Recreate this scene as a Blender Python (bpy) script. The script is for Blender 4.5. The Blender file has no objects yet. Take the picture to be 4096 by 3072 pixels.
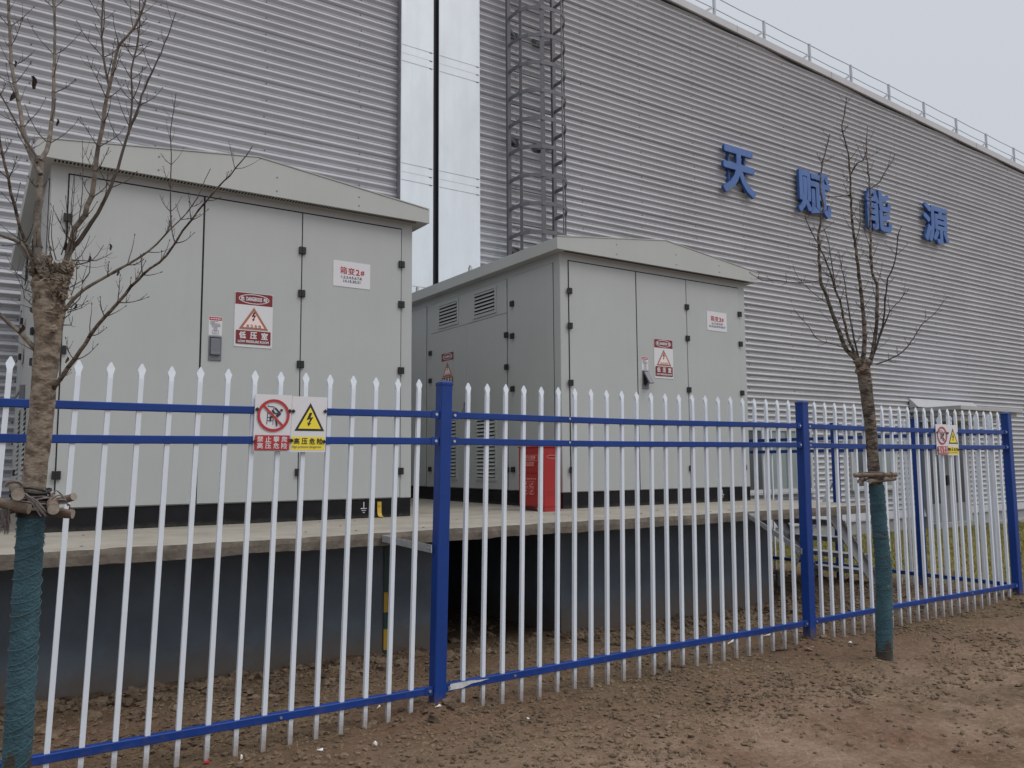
import bpy, math, random
import numpy as np
from mathutils import Vector, Matrix
random.seed(7)
rng = np.random.default_rng(7)
SC = bpy.context.scene
COL = SC.collection

# ------------------------------------------------------------------ camera
CAM = (0.0, 0.0, 1.4)
RM = np.array([[0.8340340467, -0.5516727871, -0.0066591926],
               [0.0471186161, 0.0832507694, -0.9954140573],
               [0.5496972302, 0.8298954424, 0.0954280344]])   # right, down, forward
FPX = 3274.825
cd = bpy.data.cameras.new('camera')
cd.sensor_width = 36.0
cd.lens = 36.0 * FPX / 4096.0
cd.clip_start = 0.05
cd.clip_end = 2000
cam = bpy.data.objects.new('camera', cd)
COL.objects.link(cam)
r, d, f = RM
cam.matrix_world = Matrix(((r[0], -d[0], -f[0], CAM[0]), (r[1], -d[1], -f[1], CAM[1]),
                           (r[2], -d[2], -f[2], CAM[2]), (0, 0, 0, 1)))
SC.camera = cam

# ------------------------------------------------------------------ sky, sun, exposure
SUN_EL, SUN_AZ = math.radians(52), math.radians(-62)      # azimuth from +X towards +Y
w = bpy.data.worlds.new("World"); SC.world = w; w.use_nodes = True
nt = w.node_tree; N = nt.nodes; L = nt.links
bg = N['Background']; bg.inputs['Strength'].default_value = 0.122
sky = N.new('ShaderNodeTexSky'); sky.sky_type = 'NISHITA'; sky.sun_disc = False
sky.sun_elevation = SUN_EL; sky.sun_rotation = math.pi / 2 - SUN_AZ
sky.air_density = 1.0; sky.dust_density = 4.0; sky.ozone_density = 1.0
hs = N.new('ShaderNodeHueSaturation'); hs.inputs['Saturation'].default_value = 0.35
L.new(sky.outputs[0], hs.inputs['Color'])
mx = N.new('ShaderNodeMix'); mx.data_type = 'RGBA'
mx.inputs[0].default_value = 0.88                              # a closed cloud layer over the blue sky
L.new(hs.outputs[0], mx.inputs[6])
gr = N.new('ShaderNodeValToRGB')                              # overcast: brighter overhead than low down
tc = N.new('ShaderNodeTexCoord'); sp = N.new('ShaderNodeSeparateXYZ')
L.new(tc.outputs['Generated'], sp.inputs[0]); L.new(sp.outputs[2], gr.inputs[0])
e = gr.color_ramp.elements
e[0].position = 0.0; e[0].color = (0.455, 0.475, 0.515, 1)
e[1].position = 1.0; e[1].color = (1.3, 1.31, 1.32, 1)
em = gr.color_ramp.elements.new(0.5); em.color = (0.492, 0.522, 0.570, 1)
em = gr.color_ramp.elements.new(0.72); em.color = (0.98, 1.0, 1.02, 1)
gm = N.new('ShaderNodeMix'); gm.data_type = 'RGBA'; gm.blend_type = 'MULTIPLY'; gm.inputs[0].default_value = 1.0
gm.inputs[7].default_value = (10.5, 10.5, 10.5, 1)
L.new(gr.outputs[0], gm.inputs[6]); L.new(gm.outputs[2], mx.inputs[7]); L.new(mx.outputs[2], bg.inputs['Color'])
sl = bpy.data.lights.new('sun', 'SUN'); sl.energy = 0.85; sl.angle = math.radians(25); sl.color = (1.0, 0.96, 0.9)
so = bpy.data.objects.new('sun', sl); COL.objects.link(so)
sd = Vector((math.cos(SUN_EL) * math.cos(SUN_AZ), math.cos(SUN_EL) * math.sin(SUN_AZ), math.sin(SUN_EL)))
so.rotation_euler = (-sd).to_track_quat('-Z', 'Y').to_euler()
SC.view_settings.view_transform = 'Standard'
SC.view_settings.look = 'None'
SC.view_settings.exposure = 0.0
SC.view_settings.gamma = 1.0
SC.render.engine = 'CYCLES'
SC.cycles.max_bounces = 6

# ------------------------------------------------------------------ materials
def srgb(r, g, b):
    def c(v):
        v /= 255.0
        return v / 12.92 if v <= 0.04045 else ((v + 0.055) / 1.055) ** 2.4
    return (c(r), c(g), c(b))

MATS = {}
def mat(name, col, rough=0.6, metal=0.0, var=0.0, scale=8.0, bump=0.0, bscale=60.0, col2=None, spec=0.5, stretch=None, detail=5, contrast=(0.35, 0.65)):
    m = bpy.data.materials.new(name); m.use_nodes = True
    t = m.node_tree; n = t.nodes; l = t.links
    p = n['Principled BSDF']
    p.inputs['Base Color'].default_value = (*col, 1)
    p.inputs['Roughness'].default_value = rough
    p.inputs['Metallic'].default_value = metal
    p.inputs['Specular IOR Level'].default_value = spec
    co = n.new('ShaderNodeTexCoord'); mp = n.new('ShaderNodeMapping')
    l.new(co.outputs['Object'], mp.inputs[0])
    if stretch: mp.inputs['Scale'].default_value = stretch
    if var or col2:
        no = n.new('ShaderNodeTexNoise'); no.inputs['Scale'].default_value = scale; no.inputs['Detail'].default_value = detail
        no.inputs['Roughness'].default_value = 0.62
        l.new(mp.outputs[0], no.inputs['Vector'])
        ra = n.new('ShaderNodeValToRGB'); l.new(no.outputs[0], ra.inputs[0])
        ra.color_ramp.elements[0].position = contrast[0]; ra.color_ramp.elements[1].position = contrast[1]
        a = tuple(c * (1 - var) for c in col) if not col2 else col
        b = tuple(min(1, c * (1 + var)) for c in col) if not col2 else col2
        ra.color_ramp.elements[0].color = (*a, 1); ra.color_ramp.elements[1].color = (*b, 1)
        l.new(ra.outputs[0], p.inputs['Base Color'])
    if bump:
        nb = n.new('ShaderNodeTexNoise'); nb.inputs['Scale'].default_value = bscale; nb.inputs['Detail'].default_value = 4
        l.new(mp.outputs[0], nb.inputs['Vector'])
        bu = n.new('ShaderNodeBump'); bu.inputs['Strength'].default_value = bump; bu.inputs['Distance'].default_value = 0.02
        l.new(nb.outputs[0], bu.inputs['Height']); l.new(bu.outputs[0], p.inputs['Normal'])
    MATS[name] = m
    return m

mat('wall_steel', (0.442, 0.448, 0.480), 0.6, 0.0, spec=0.3, var=0.07, scale=0.7, stretch=(1, 1, 3), detail=8)
mat('trim_steel', (0.42, 0.42, 0.44), 0.5, 0.1, var=0.05, scale=2)
mat('seam_shade_dark', (0.06, 0.06, 0.068), 0.7)
mat('seam_grey', (0.30, 0.30, 0.32), 0.7)
mat('fascia_pale', (0.50, 0.50, 0.52), 0.5, 0.0, var=0.04, scale=2)
mat('screw', (0.05, 0.05, 0.055), 0.5, 0.3)
mat('duct_metal', (0.72, 0.775, 0.83), 0.45, 0.15, var=0.05, scale=3.0, stretch=(1, 1, 0.35), bump=0.03, bscale=5)
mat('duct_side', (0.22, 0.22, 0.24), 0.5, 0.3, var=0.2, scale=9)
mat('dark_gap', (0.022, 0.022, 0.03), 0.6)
mat('ladder_grey', (0.125, 0.125, 0.14), 0.5, 0.2, var=0.08, scale=6)
mat('cabinet', (0.422, 0.440, 0.436), 0.38, 0.0, var=0.025, scale=1.6, bump=0.015, bscale=3)
mat('cabinet_roof', (0.43, 0.442, 0.432), 0.45, 0.0, var=0.03, scale=1.3)
mat('gasket', (0.012, 0.012, 0.012), 0.8)
mat('hinge_black', (0.012, 0.012, 0.013), 0.45)
mat('plinth_black', (0.008, 0.008, 0.010), 0.6, var=0.35, scale=5, spec=0.25)
mat('handle_grey', (0.17, 0.175, 0.20), 0.4, 0.2)
mat('white_sign', (0.66, 0.66, 0.69), 0.35)
mat('sign_red', srgb(175, 45, 50), 0.4)
mat('sign_dark_red', srgb(120, 32, 36), 0.4)
mat('sign_black', (0.02, 0.02, 0.022), 0.45)
mat('sign_navy', (0.03, 0.02, 0.035), 0.45)
mat('sign_yellow', srgb(235, 215, 60), 0.4)
mat('sign_brown', srgb(165, 105, 80), 0.4)
mat('sign_pink', srgb(235, 215, 210), 0.4)
mat('sign_ink', srgb(85, 30, 45), 0.45)
mat('plate_ink', srgb(168, 38, 52), 0.45)
mat('sign_grey', (0.12, 0.12, 0.15), 0.5)
mat('white_paint', (0.66, 0.71, 0.785), 0.32, var=0.04, scale=3)
mat('blue_paint', (0.007, 0.040, 0.215), 0.4, spec=0.35, var=0.12, scale=4, bump=0.02, bscale=40)
mat('bolt_steel', (0.55, 0.55, 0.57), 0.3, 0.8)
mat('galvanised', (0.44, 0.455, 0.475), 0.45, 0.35, var=0.12, scale=18)
mat('bare_patch', (0.55, 0.55, 0.56), 0.6, var=0.15, scale=30)
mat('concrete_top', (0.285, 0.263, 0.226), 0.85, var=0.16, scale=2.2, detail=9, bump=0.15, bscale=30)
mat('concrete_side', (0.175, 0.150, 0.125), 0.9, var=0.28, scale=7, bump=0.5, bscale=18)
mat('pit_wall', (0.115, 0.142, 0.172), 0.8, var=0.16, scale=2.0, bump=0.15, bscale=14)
mat('concrete_grey', (0.28, 0.28, 0.28), 0.9, var=0.15, scale=5, bump=0.2, bscale=25)
mat('strap_yellow', srgb(185, 150, 45), 0.5)
mat('strap_green', (0.02, 0.06, 0.045), 0.5)
mat('letter_blue', (0.068, 0.145, 0.385), 0.5, var=0.12, scale=2)
mat('letter_edge', (0.03, 0.085, 0.27), 0.5)
mat('red_box', srgb(160, 42, 42), 0.35, var=0.05, scale=3)
mat('red_print', srgb(225, 150, 145), 0.5)
mat('window_white', (0.45, 0.455, 0.465), 0.4)
mat('glass_dark', (0.06, 0.068, 0.078), 0.12)
mat('glass_pale', (0.23, 0.275, 0.28), 0.15, var=0.05, scale=2)
mat('door_grey', (0.20, 0.205, 0.215), 0.45)
mat('rail_galv', (0.42, 0.44, 0.47), 0.45, 0.3)
mat('bark_pale', (0.105, 0.080, 0.060), 0.85, col2=(0.285, 0.235, 0.182), scale=21, bump=0.32, bscale=45, stretch=(1, 1, 1.8), contrast=(0.38, 0.58))
mat('bark_dark', (0.042, 0.032, 0.026), 0.9, col2=(0.18, 0.145, 0.115), scale=15, bump=0.8, bscale=50, stretch=(1, 1, 2.0), contrast=(0.42, 0.58))
mat('bark_limb', (0.085, 0.070, 0.059), 0.85, col2=(0.235, 0.198, 0.165), scale=22, bump=0.5, bscale=60, stretch=(1, 1, 0.6), contrast=(0.35, 0.62))
mat('twig', (0.072, 0.056, 0.048), 0.85, var=0.3, scale=12)
mat('twig_dark', (0.05, 0.042, 0.04), 0.85, var=0.3, scale=12)
mat('burl', (0.06, 0.043, 0.034), 0.95, col2=(0.2, 0.155, 0.12), scale=22, bump=0.8, bscale=40)
mat('dry_leaf', (0.045, 0.032, 0.026), 0.85)
mat('wrap_cloth', (0.044, 0.102, 0.130), 0.95, var=0.28, scale=6, bump=0.6, bscale=90)
mat('wrap_cord', (0.058, 0.125, 0.14), 0.9)
mat('wrap_mud', (0.06, 0.05, 0.04), 0.95, var=0.25, scale=9, bump=0.5, bscale=80)
mat('stake_wood', (0.16, 0.122, 0.092), 0.85, var=0.35, scale=10, bump=0.4, bscale=40)
mat('stake_end', (0.27, 0.235, 0.20), 0.9, var=0.25, scale=30)
mat('rope', (0.16, 0.14, 0.135), 0.9, var=0.25, scale=30)
mat('black_band', (0.015, 0.015, 0.018), 0.7, bump=0.4, bscale=30)
mat('clod', (0.082, 0.055, 0.034), 0.95, col2=(0.205, 0.145, 0.094), scale=1.6, bump=0.6, bscale=70, detail=8)
mat('rubble', (0.070, 0.047, 0.031), 0.95, col2=(0.21, 0.15, 0.10), scale=4.5, bump=0.5, bscale=60, detail=8)
mat('straw', (0.30, 0.235, 0.15), 0.9, var=0.3, scale=4)
mat('grass', (0.15, 0.16, 0.03), 0.85, col2=(0.27, 0.22, 0.07), scale=1.1, detail=8)
mat('foam_white', (0.75, 0.74, 0.72), 0.7)
mat('scrap_red', srgb(190, 40, 60), 0.6)
mat('roof_sheet', (0.40, 0.42, 0.45), 0.5, 0.2)

def soil_material():
    m = bpy.data.materials.new('soil'); m.use_nodes = True
    t = m.node_tree; n = t.nodes; l = t.links; p = n['Principled BSDF']
    p.inputs['Roughness'].default_value = 0.95; p.inputs['Specular IOR Level'].default_value = 0.2
    co = n.new('ShaderNodeTexCoord')
    def noise(s, dt, rgh=0.6):
        x = n.new('ShaderNodeTexNoise'); x.inputs['Scale'].default_value = s; x.inputs['Detail'].default_value = dt
        x.inputs['Roughness'].default_value = rgh; l.new(co.outputs['Object'], x.inputs['Vector']); return x
    def ramp(src, p0, c0, p1, c1):
        x = n.new('ShaderNodeValToRGB'); l.new(src, x.inputs[0])
        x.color_ramp.elements[0].position = p0; x.color_ramp.elements[0].color = (*c0, 1)
        x.color_ramp.elements[1].position = p1; x.color_ramp.elements[1].color = (*c1, 1); return x
    def mixc(fac, a, b):
        x = n.new('ShaderNodeMix'); x.data_type = 'RGBA'
        l.new(fac, x.inputs[0]); l.new(a, x.inputs[6]); l.new(b, x.inputs[7]); return x.outputs[2]
    fine = ramp(noise(14, 9, 0.7).outputs[0], 0.3, (0.082, 0.055, 0.033), 0.7, (0.195, 0.136, 0.089))
    dry = ramp(noise(30, 8, 0.7).outputs[0], 0.3, (0.195, 0.132, 0.092), 0.75, (0.33, 0.24, 0.178))
    red = ramp(noise(20, 8, 0.7).outputs[0], 0.3, (0.105, 0.060, 0.038), 0.7, (0.21, 0.130, 0.090))
    big = ramp(noise(1.3, 8, 0.7).outputs[0], 0.40, (0, 0, 0), 0.58, (1, 1, 1))
    big2 = ramp(noise(0.55, 5, 0.6).outputs[0], 0.46, (0, 0, 0), 0.62, (1, 1, 1))
    c = mixc(big2.outputs[0], fine.outputs[0], red.outputs[0])
    sx = n.new('ShaderNodeSeparateXYZ'); l.new(co.outputs['Object'], sx.inputs[0])
    mr = n.new('ShaderNodeMapRange'); mr.inputs[1].default_value = 4.0; mr.inputs[2].default_value = 3.0   # trodden dry earth away from the fence
    l.new(sx.outputs[1], mr.inputs[0])
    mm = n.new('ShaderNodeMath'); mm.operation = 'MULTIPLY'; l.new(mr.outputs[0], mm.inputs[0]); l.new(big.outputs[0], mm.inputs[1])
    c = mixc(mm.outputs[0], c, dry.outputs[0])
    gx = n.new('ShaderNodeMapRange'); gx.inputs[1].default_value = 8.9; gx.inputs[2].default_value = 10.6; l.new(sx.outputs[0], gx.inputs[0])
    gy = n.new('ShaderNodeMapRange'); gy.inputs[1].default_value = 4.2; gy.inputs[2].default_value = 6.2; l.new(sx.outputs[1], gy.inputs[0])
    g2 = n.new('ShaderNodeMath'); g2.operation = 'MULTIPLY'; l.new(gx.outputs[0], g2.inputs[0]); l.new(gy.outputs[0], g2.inputs[1])
    g3 = n.new('ShaderNodeMath'); g3.operation = 'MULTIPLY'; g3.inputs[1].default_value = 0.8; l.new(g2.outputs[0], g3.inputs[0])
    turf = ramp(noise(5, 8, 0.7).outputs[0], 0.35, (0.125, 0.125, 0.028), 0.65, (0.22, 0.175, 0.06))
    c = mixc(g3.outputs[0], c, turf.outputs[0])
    l.new(c, p.inputs['Base Color'])
    b1 = noise(55, 6, 0.7); b2 = n.new('ShaderNodeTexVoronoi'); b2.inputs['Scale'].default_value = 26; l.new(co.outputs['Object'], b2.inputs['Vector'])
    ad = n.new('ShaderNodeMath'); ad.operation = 'ADD'; l.new(b1.outputs[0], ad.inputs[0]); l.new(b2.outputs[0], ad.inputs[1])
    bu = n.new('ShaderNodeBump'); bu.inputs['Strength'].default_value = 0.7; bu.inputs['Distance'].default_value = 0.025
    l.new(ad.outputs[0], bu.inputs['Height']); l.new(bu.outputs[0], p.inputs['Normal'])
    MATS['soil'] = m
soil_material()

# ------------------------------------------------------------------ builders
def stain(name, col, z0, z1, amount, scale=9.0):
    """earth splashed up from the ground, fading with height in ragged blotches"""
    m = MATS[name]; t = m.node_tree; n = t.nodes; l = t.links; p = n['Principled BSDF']
    co = n.new('ShaderNodeTexCoord'); sx = n.new('ShaderNodeSeparateXYZ'); l.new(co.outputs['Object'], sx.inputs[0])
    mr = n.new('ShaderNodeMapRange'); mr.inputs[1].default_value = z1; mr.inputs[2].default_value = z0; l.new(sx.outputs[2], mr.inputs[0])
    no = n.new('ShaderNodeTexNoise'); no.inputs['Scale'].default_value = scale; no.inputs['Detail'].default_value = 8; no.inputs['Roughness'].default_value = 0.7
    l.new(co.outputs['Object'], no.inputs['Vector'])
    ad = n.new('ShaderNodeMath'); ad.operation = 'MULTIPLY_ADD'; ad.inputs[1].default_value = 1.0; l.new(mr.outputs[0], ad.inputs[0])
    sb = n.new('ShaderNodeMath'); sb.operation = 'SUBTRACT'; sb.inputs[1].default_value = 0.85; l.new(no.outputs[0], sb.inputs[0]); l.new(sb.outputs[0], ad.inputs[2])
    sm = n.new('ShaderNodeMapRange'); sm.inputs[1].default_value = 0.0; sm.inputs[2].default_value = 0.45; sm.inputs[4].default_value = amount; l.new(ad.outputs[0], sm.inputs[0])
    mx_ = n.new('ShaderNodeMix'); mx_.data_type = 'RGBA'; l.new(sm.outputs[0], mx_.inputs[0]); mx_.inputs[7].default_value = (*col, 1)
    src = p.inputs['Base Color'].links[0].from_socket if p.inputs['Base Color'].links else None
    if src: l.new(src, mx_.inputs[6])
    else: mx_.inputs[6].default_value = p.inputs['Base Color'].default_value
    l.new(mx_.outputs[2], p.inputs['Base Color'])
def streaks(name, dark, amount):
    m = MATS[name]; t = m.node_tree; n = t.nodes; l = t.links; p = n['Principled BSDF']
    co = n.new('ShaderNodeTexCoord'); mp = n.new('ShaderNodeMapping'); mp.inputs['Scale'].default_value = (9, 9, 0.35); l.new(co.outputs['Object'], mp.inputs[0])
    no = n.new('ShaderNodeTexNoise'); no.inputs['Scale'].default_value = 1.6; no.inputs['Detail'].default_value = 6; l.new(mp.outputs[0], no.inputs['Vector'])
    sm = n.new('ShaderNodeMapRange'); sm.inputs[1].default_value = 0.5; sm.inputs[2].default_value = 0.8; sm.inputs[4].default_value = amount; l.new(no.outputs[0], sm.inputs[0])
    mx_ = n.new('ShaderNodeMix'); mx_.data_type = 'RGBA'; l.new(sm.outputs[0], mx_.inputs[0]); mx_.inputs[7].default_value = (*dark, 1)
    l.new(p.inputs['Base Color'].links[0].from_socket, mx_.inputs[6]); l.new(mx_.outputs[2], p.inputs['Base Color'])
stain('white_paint', (0.20, 0.135, 0.09), -0.05, 0.22, 0.75, 22)
stain('blue_paint', (0.12, 0.085, 0.065), -0.03, 0.20, 0.7, 18)
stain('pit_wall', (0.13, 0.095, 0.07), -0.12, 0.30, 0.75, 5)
stain('plinth_black', (0.16, 0.15, 0.13), -0.02, 0.07, 0.22, 16)
streaks('cabinet', (0.32, 0.32, 0.305), 0.10)
streaks('cabinet_roof', (0.32, 0.32, 0.305), 0.10)
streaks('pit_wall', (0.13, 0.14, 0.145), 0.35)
streaks('duct_metal', (0.58, 0.63, 0.68), 0.25)
streaks('wall_steel', (0.36, 0.365, 0.39), 0.30)
streaks('letter_blue', (0.12, 0.20, 0.38), 0.45)

ORG = {}
def tag(o, label=None, cat=None, group=None, kind=None):
    if label: o['label'] = label
    if cat: o['category'] = cat
    if group: o['group'] = group
    if kind: o['kind'] = kind
    return o

def thing(name, loc, label, cat, group=None):
    o = bpy.data.objects.new(name, None); COL.objects.link(o)
    o.empty_display_size = 0.2; o.location = loc; ORG[o.name] = Vector(loc)
    return tag(o, label, cat, group)

class MB:
    def __init__(s): s.v = []; s.f = []; s.mi = []; s.sm = []; s.ms = []
    def _m(s, m):
        if m not in s.ms: s.ms.append(m)
        return s.ms.index(m)
    def add(s, vs, fs, m, smooth=False):
        b = len(s.v); s.v.extend([tuple(map(float, q)) for q in vs]); k = s._m(m)
        for q in fs:
            s.f.append([b + i for i in q]); s.mi.append(k); s.sm.append(smooth)
        return s
    def box(s, x0, x1, y0, y1, z0, z1, m, c=0.0):
        if c <= 0:
            vs = [(x, y, z) for z in (z0, z1) for y in (y0, y1) for x in (x0, x1)]
            fs = [(0, 2, 3, 1), (4, 5, 7, 6), (0, 1, 5, 4), (2, 6, 7, 3), (0, 4, 6, 2), (1, 3, 7, 5)]
            return s.add(vs, fs, m)
        # chamfered along all edges
        vs = []; fs = []
        X = (x0, x1); Y = (y0, y1); Z = (z0, z1)
        idx = {}
        for i in (0, 1):
            for j in (0, 1):
                for k in (0, 1):
                    sx, sy, sz = (c if i == 0 else -c), (c if j == 0 else -c), (c if k == 0 else -c)
                    for a, p in (('x', (X[i], Y[j] + sy, Z[k] + sz)), ('y', (X[i] + sx, Y[j], Z[k] + sz)), ('z', (X[i] + sx, Y[j] + sy, Z[k]))):
                        idx[(i, j, k, a)] = len(vs); vs.append(p)
        for i in (0, 1): fs.append([idx[(i, a, b, 'x')] for a, b in ((0, 0), (1, 0), (1, 1), (0, 1))])
        for j in (0, 1): fs.append([idx[(a, j, b, 'y')] for a, b in ((0, 0), (1, 0), (1, 1), (0, 1))])
        for k in (0, 1): fs.append([idx[(a, b, k, 'z')] for a, b in ((0, 0), (1, 0), (1, 1), (0, 1))])
        for j in (0, 1):
            for k in (0, 1): fs.append([idx[(0, j, k, 'y')], idx[(1, j, k, 'y')], idx[(1, j, k, 'z')], idx[(0, j, k, 'z')]])
        for i in (0, 1):
            for k in (0, 1): fs.append([idx[(i, 0, k, 'x')], idx[(i, 1, k, 'x')], idx[(i, 1, k, 'z')], idx[(i, 0, k, 'z')]])
        for i in (0, 1):
            for j in (0, 1): fs.append([idx[(i, j, 0, 'x')], idx[(i, j, 1, 'x')], idx[(i, j, 1, 'y')], idx[(i, j, 0, 'y')]])
        for i in (0, 1):
            for j in (0, 1):
                for k in (0, 1): fs.append([idx[(i, j, k, 'x')], idx[(i, j, k, 'y')], idx[(i, j, k, 'z')]])
        return s.add(vs, fs, m)
    def bar(s, p0, p1, wd, ht, m, up=(0, 0, 1)):
        p0 = Vector(p0); p1 = Vector(p1); d = (p1 - p0).normalized(); u = Vector(up)
        sd = d.cross(u)
        if sd.length < 1e-4: sd = d.cross(Vector((0, 1, 0)))
        sd.normalize(); u = sd.cross(d).normalized()
        vs = [p + sd * a * wd / 2 + u * b * ht / 2 for p in (p0, p1) for a, b in ((-1, -1), (1, -1), (1, 1), (-1, 1))]
        return s.add(vs, [(0, 1, 2, 3), (7, 6, 5, 4), (0, 4, 5, 1), (1, 5, 6, 2), (2, 6, 7, 3), (3, 7, 4, 0)], m)
    def tube(s, pts, rad, n, m, cap=True, smooth=True, jit=0.0):
        P = [Vector(p) for p in pts]
        if not hasattr(rad, '__len__'): rad = [rad] * len(P)
        vs = []; fs = []
        t0 = (P[1] - P[0]).normalized()
        ref = Vector((0, 0, 1)) if abs(t0.z) < 0.9 else Vector((1, 0, 0))
        a = t0.cross(ref).normalized()
        for i, p in enumerate(P):
            t = (P[min(i + 1, len(P) - 1)] - P[max(i - 1, 0)])
            t = t.normalized() if t.length > 1e-9 else t0
            a = (a - t * a.dot(t)); a = a.normalized() if a.length > 1e-6 else t.orthogonal().normalized()
            b = t.cross(a)
            for k in range(n):
                th = 2 * math.pi * k / n
                rr = rad[i] * (1 + (random.uniform(-jit, jit) if jit else 0))
                vs.append(p + a * (math.cos(th) * rr) + b * (math.sin(th) * rr))
        for i in range(len(P) - 1):
            for k in range(n):
                fs.append((i * n + k, i * n + (k + 1) % n, (i + 1) * n + (k + 1) % n, (i + 1) * n + k))
        s.add(vs, fs, m, smooth)
        if cap: s.add(vs[:n], [list(range(n))[::-1]], m); s.add(vs[-n:], [list(range(n))], m)
        return s
    def sheet(s, A, B, m, smooth=False):
        """strip of quads between two polylines of equal length"""
        n = len(A)
        return s.add(list(A) + list(B), [(i, i + 1, n + i + 1, n + i) for i in range(n - 1)], m, smooth)
    def disc(s, c, nrm, rr, m, n=10, h=0.0):
        c = Vector(c); nrm = Vector(nrm).normalized(); a = nrm.orthogonal().normalized(); b = nrm.cross(a)
        top = [c + nrm * h + (a * math.cos(2 * math.pi * k / n) + b * math.sin(2 * math.pi * k / n)) * rr for k in range(n)]
        s.add(top, [list(range(n))], m)
        if h:
            bot = [p - nrm * h for p in top]
            s.add(bot + top, [(k, (k + 1) % n, n + (k + 1) % n, n + k) for k in range(n)], m)
        return s
    def build(s, name, parent=None, org=None):
        o0 = ORG[parent.name] if parent is not None else (Vector(org) if org is not None else Vector((0, 0, 0)))
        me = bpy.data.meshes.new(name)
        me.from_pydata([(x - o0.x, y - o0.y, z - o0.z) for x, y, z in s.v], [], s.f)
        for m in s.ms: me.materials.append(MATS[m])
        me.polygons.foreach_set('material_index', s.mi)
        me.polygons.foreach_set('use_smooth', s.sm)
        me.update()
        o = bpy.data.objects.new(name, me); COL.objects.link(o)
        ORG[o.name] = o0
        if parent is not None: o.parent = parent
        else: o.location = o0
        return o

def copy_part(o, parent, loc=(0, 0, 0)):
    c = o.copy(); COL.objects.link(c); c.parent = parent; c.location = loc; ORG[c.name] = ORG[parent.name]
    return c

# ---- lettering: outlines from the built-in fonts, as flat faces
TXT = {}
def glyphs(s):
    if s in TXT: return TXT[s]
    c = bpy.data.curves.new('lettering', 'FONT'); c.body = s; c.size = 1.0; c.fill_mode = 'FRONT'; c.resolution_u = 3
    o = bpy.data.objects.new('lettering', c); COL.objects.link(o)
    dg = bpy.context.evaluated_depsgraph_get()
    me = bpy.data.meshes.new_from_object(o.evaluated_get(dg))
    bpy.data.objects.remove(o); bpy.data.curves.remove(c)
    v = np.array([q.co[:2] for q in me.vertices]); fc = [list(p.vertices) for p in me.polygons]
    bpy.data.meshes.remove(me)
    lo = v.min(0); hi = v.max(0)
    TXT[s] = (v - (lo + hi) / 2, fc, hi - lo)
    return TXT[s]

class Sign:
    """draws flat shapes on a plane: u to the viewer's right, v downwards, in metres from the top corner"""
    def __init__(s, mb, o, eu, ev, nrm):
        s.mb = mb; s.o = Vector(o); s.eu = Vector(eu); s.ev = Vector(ev); s.n = Vector(nrm).normalized(); s.h = 0.0006
    def P(s, u, v, h): return s.o + s.eu * u + s.ev * v + s.n * h
    def poly(s, pts, m):
        s.h += 0.0003
        s.mb.add([s.P(u, v, s.h) for u, v in pts], [list(range(len(pts)))], m)
    def rect(s, u0, u1, v0, v1, m): s.poly([(u0, v0), (u1, v0), (u1, v1), (u0, v1)], m)
    def frame(s, u0, u1, v0, v1, t, m):
        s.rect(u0, u1, v0, v0 + t, m); s.rect(u0, u1, v1 - t, v1, m); s.rect(u0, u0 + t, v0 + t, v1 - t, m); s.rect(u1 - t, u1, v0 + t, v1 - t, m)
    def ring(s, cu, cv, ru, rv, t, m, n=40):
        s.h += 0.0003
        A = [(cu + math.cos(2 * math.pi * k / n) * ru, cv + math.sin(2 * math.pi * k / n) * rv) for k in range(n)]
        B = [(cu + math.cos(2 * math.pi * k / n) * (ru - t), cv + math.sin(2 * math.pi * k / n) * (rv - t)) for k in range(n)]
        s.mb.add([s.P(*p, s.h) for p in A + B], [(k, (k + 1) % n, n + (k + 1) % n, n + k) for k in range(n)], m)
    def ell(s, cu, cv, ru, rv, m, n=24):
        s.poly([(cu + math.cos(2 * math.pi * k / n) * ru, cv + math.sin(2 * math.pi * k / n) * rv) for k in range(n)], m)
    def line(s, a, b, t, m):
        d = Vector((b[0] - a[0], b[1] - a[1])).normalized(); q = Vector((-d.y, d.x)) * t / 2
        s.poly([(a[0] + q.x, a[1] + q.y), (b[0] + q.x, b[1] + q.y), (b[0] - q.x, b[1] - q.y), (a[0] - q.x, a[1] - q.y)], m)
    def text(s, st, cu, cv, wd, ht, m, bold=0.0):
        v, fc, sz = glyphs(st)
        s.h += 0.0003
        sx = wd / sz[0]; sy = ht / sz[1]
        offs = [(0, 0)] if bold <= 0 else [(math.cos(a) * bold, math.sin(a) * bold) for a in (0.4, 1.97, 3.54, 5.11)]
        for i, (ou, ov) in enumerate(offs):
            h = s.h + i * 0.00004
            s.mb.add([s.P(cu + x * sx + ou, cv - y * sy + ov, h) for x, y in v], fc, m)
        s.h += 0.0001
    def bolt(s, cu, cv, k, m):
        P = [(0.02, -1), (0.42, -1), (0.16, -0.28), (0.62, -0.42), (0.10, 0.52), (0.34, 0.50), (-0.12, 1.0), (-0.30, 0.36), (-0.12, 0.48), (0.10, -0.05), (-0.42, 0.10)]
        s.h += 0.0003
        T = [(0, 1, 2), (0, 2, 10), (10, 2, 9), (2, 3, 9), (9, 3, 4), (9, 4, 8), (8, 4, 6), (8, 6, 7), (4, 5, 6)]
        s.mb.add([s.P(cu + x * k, cv + y * k, s.h) for x, y in P], T, m)
    def tri(s, cu, v0, v1, hw, t, m_out, m_in):
        s.poly([(cu, v0), (cu + hw, v1), (cu - hw, v1)], m_out)
        k = t / (v1 - v0)
        s.poly([(cu, v0 + 2.1 * t), (cu + hw * (1 - 3.05 * k), v1 - t), (cu - hw * (1 - 3.05 * k), v1 - t)], m_in)

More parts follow.
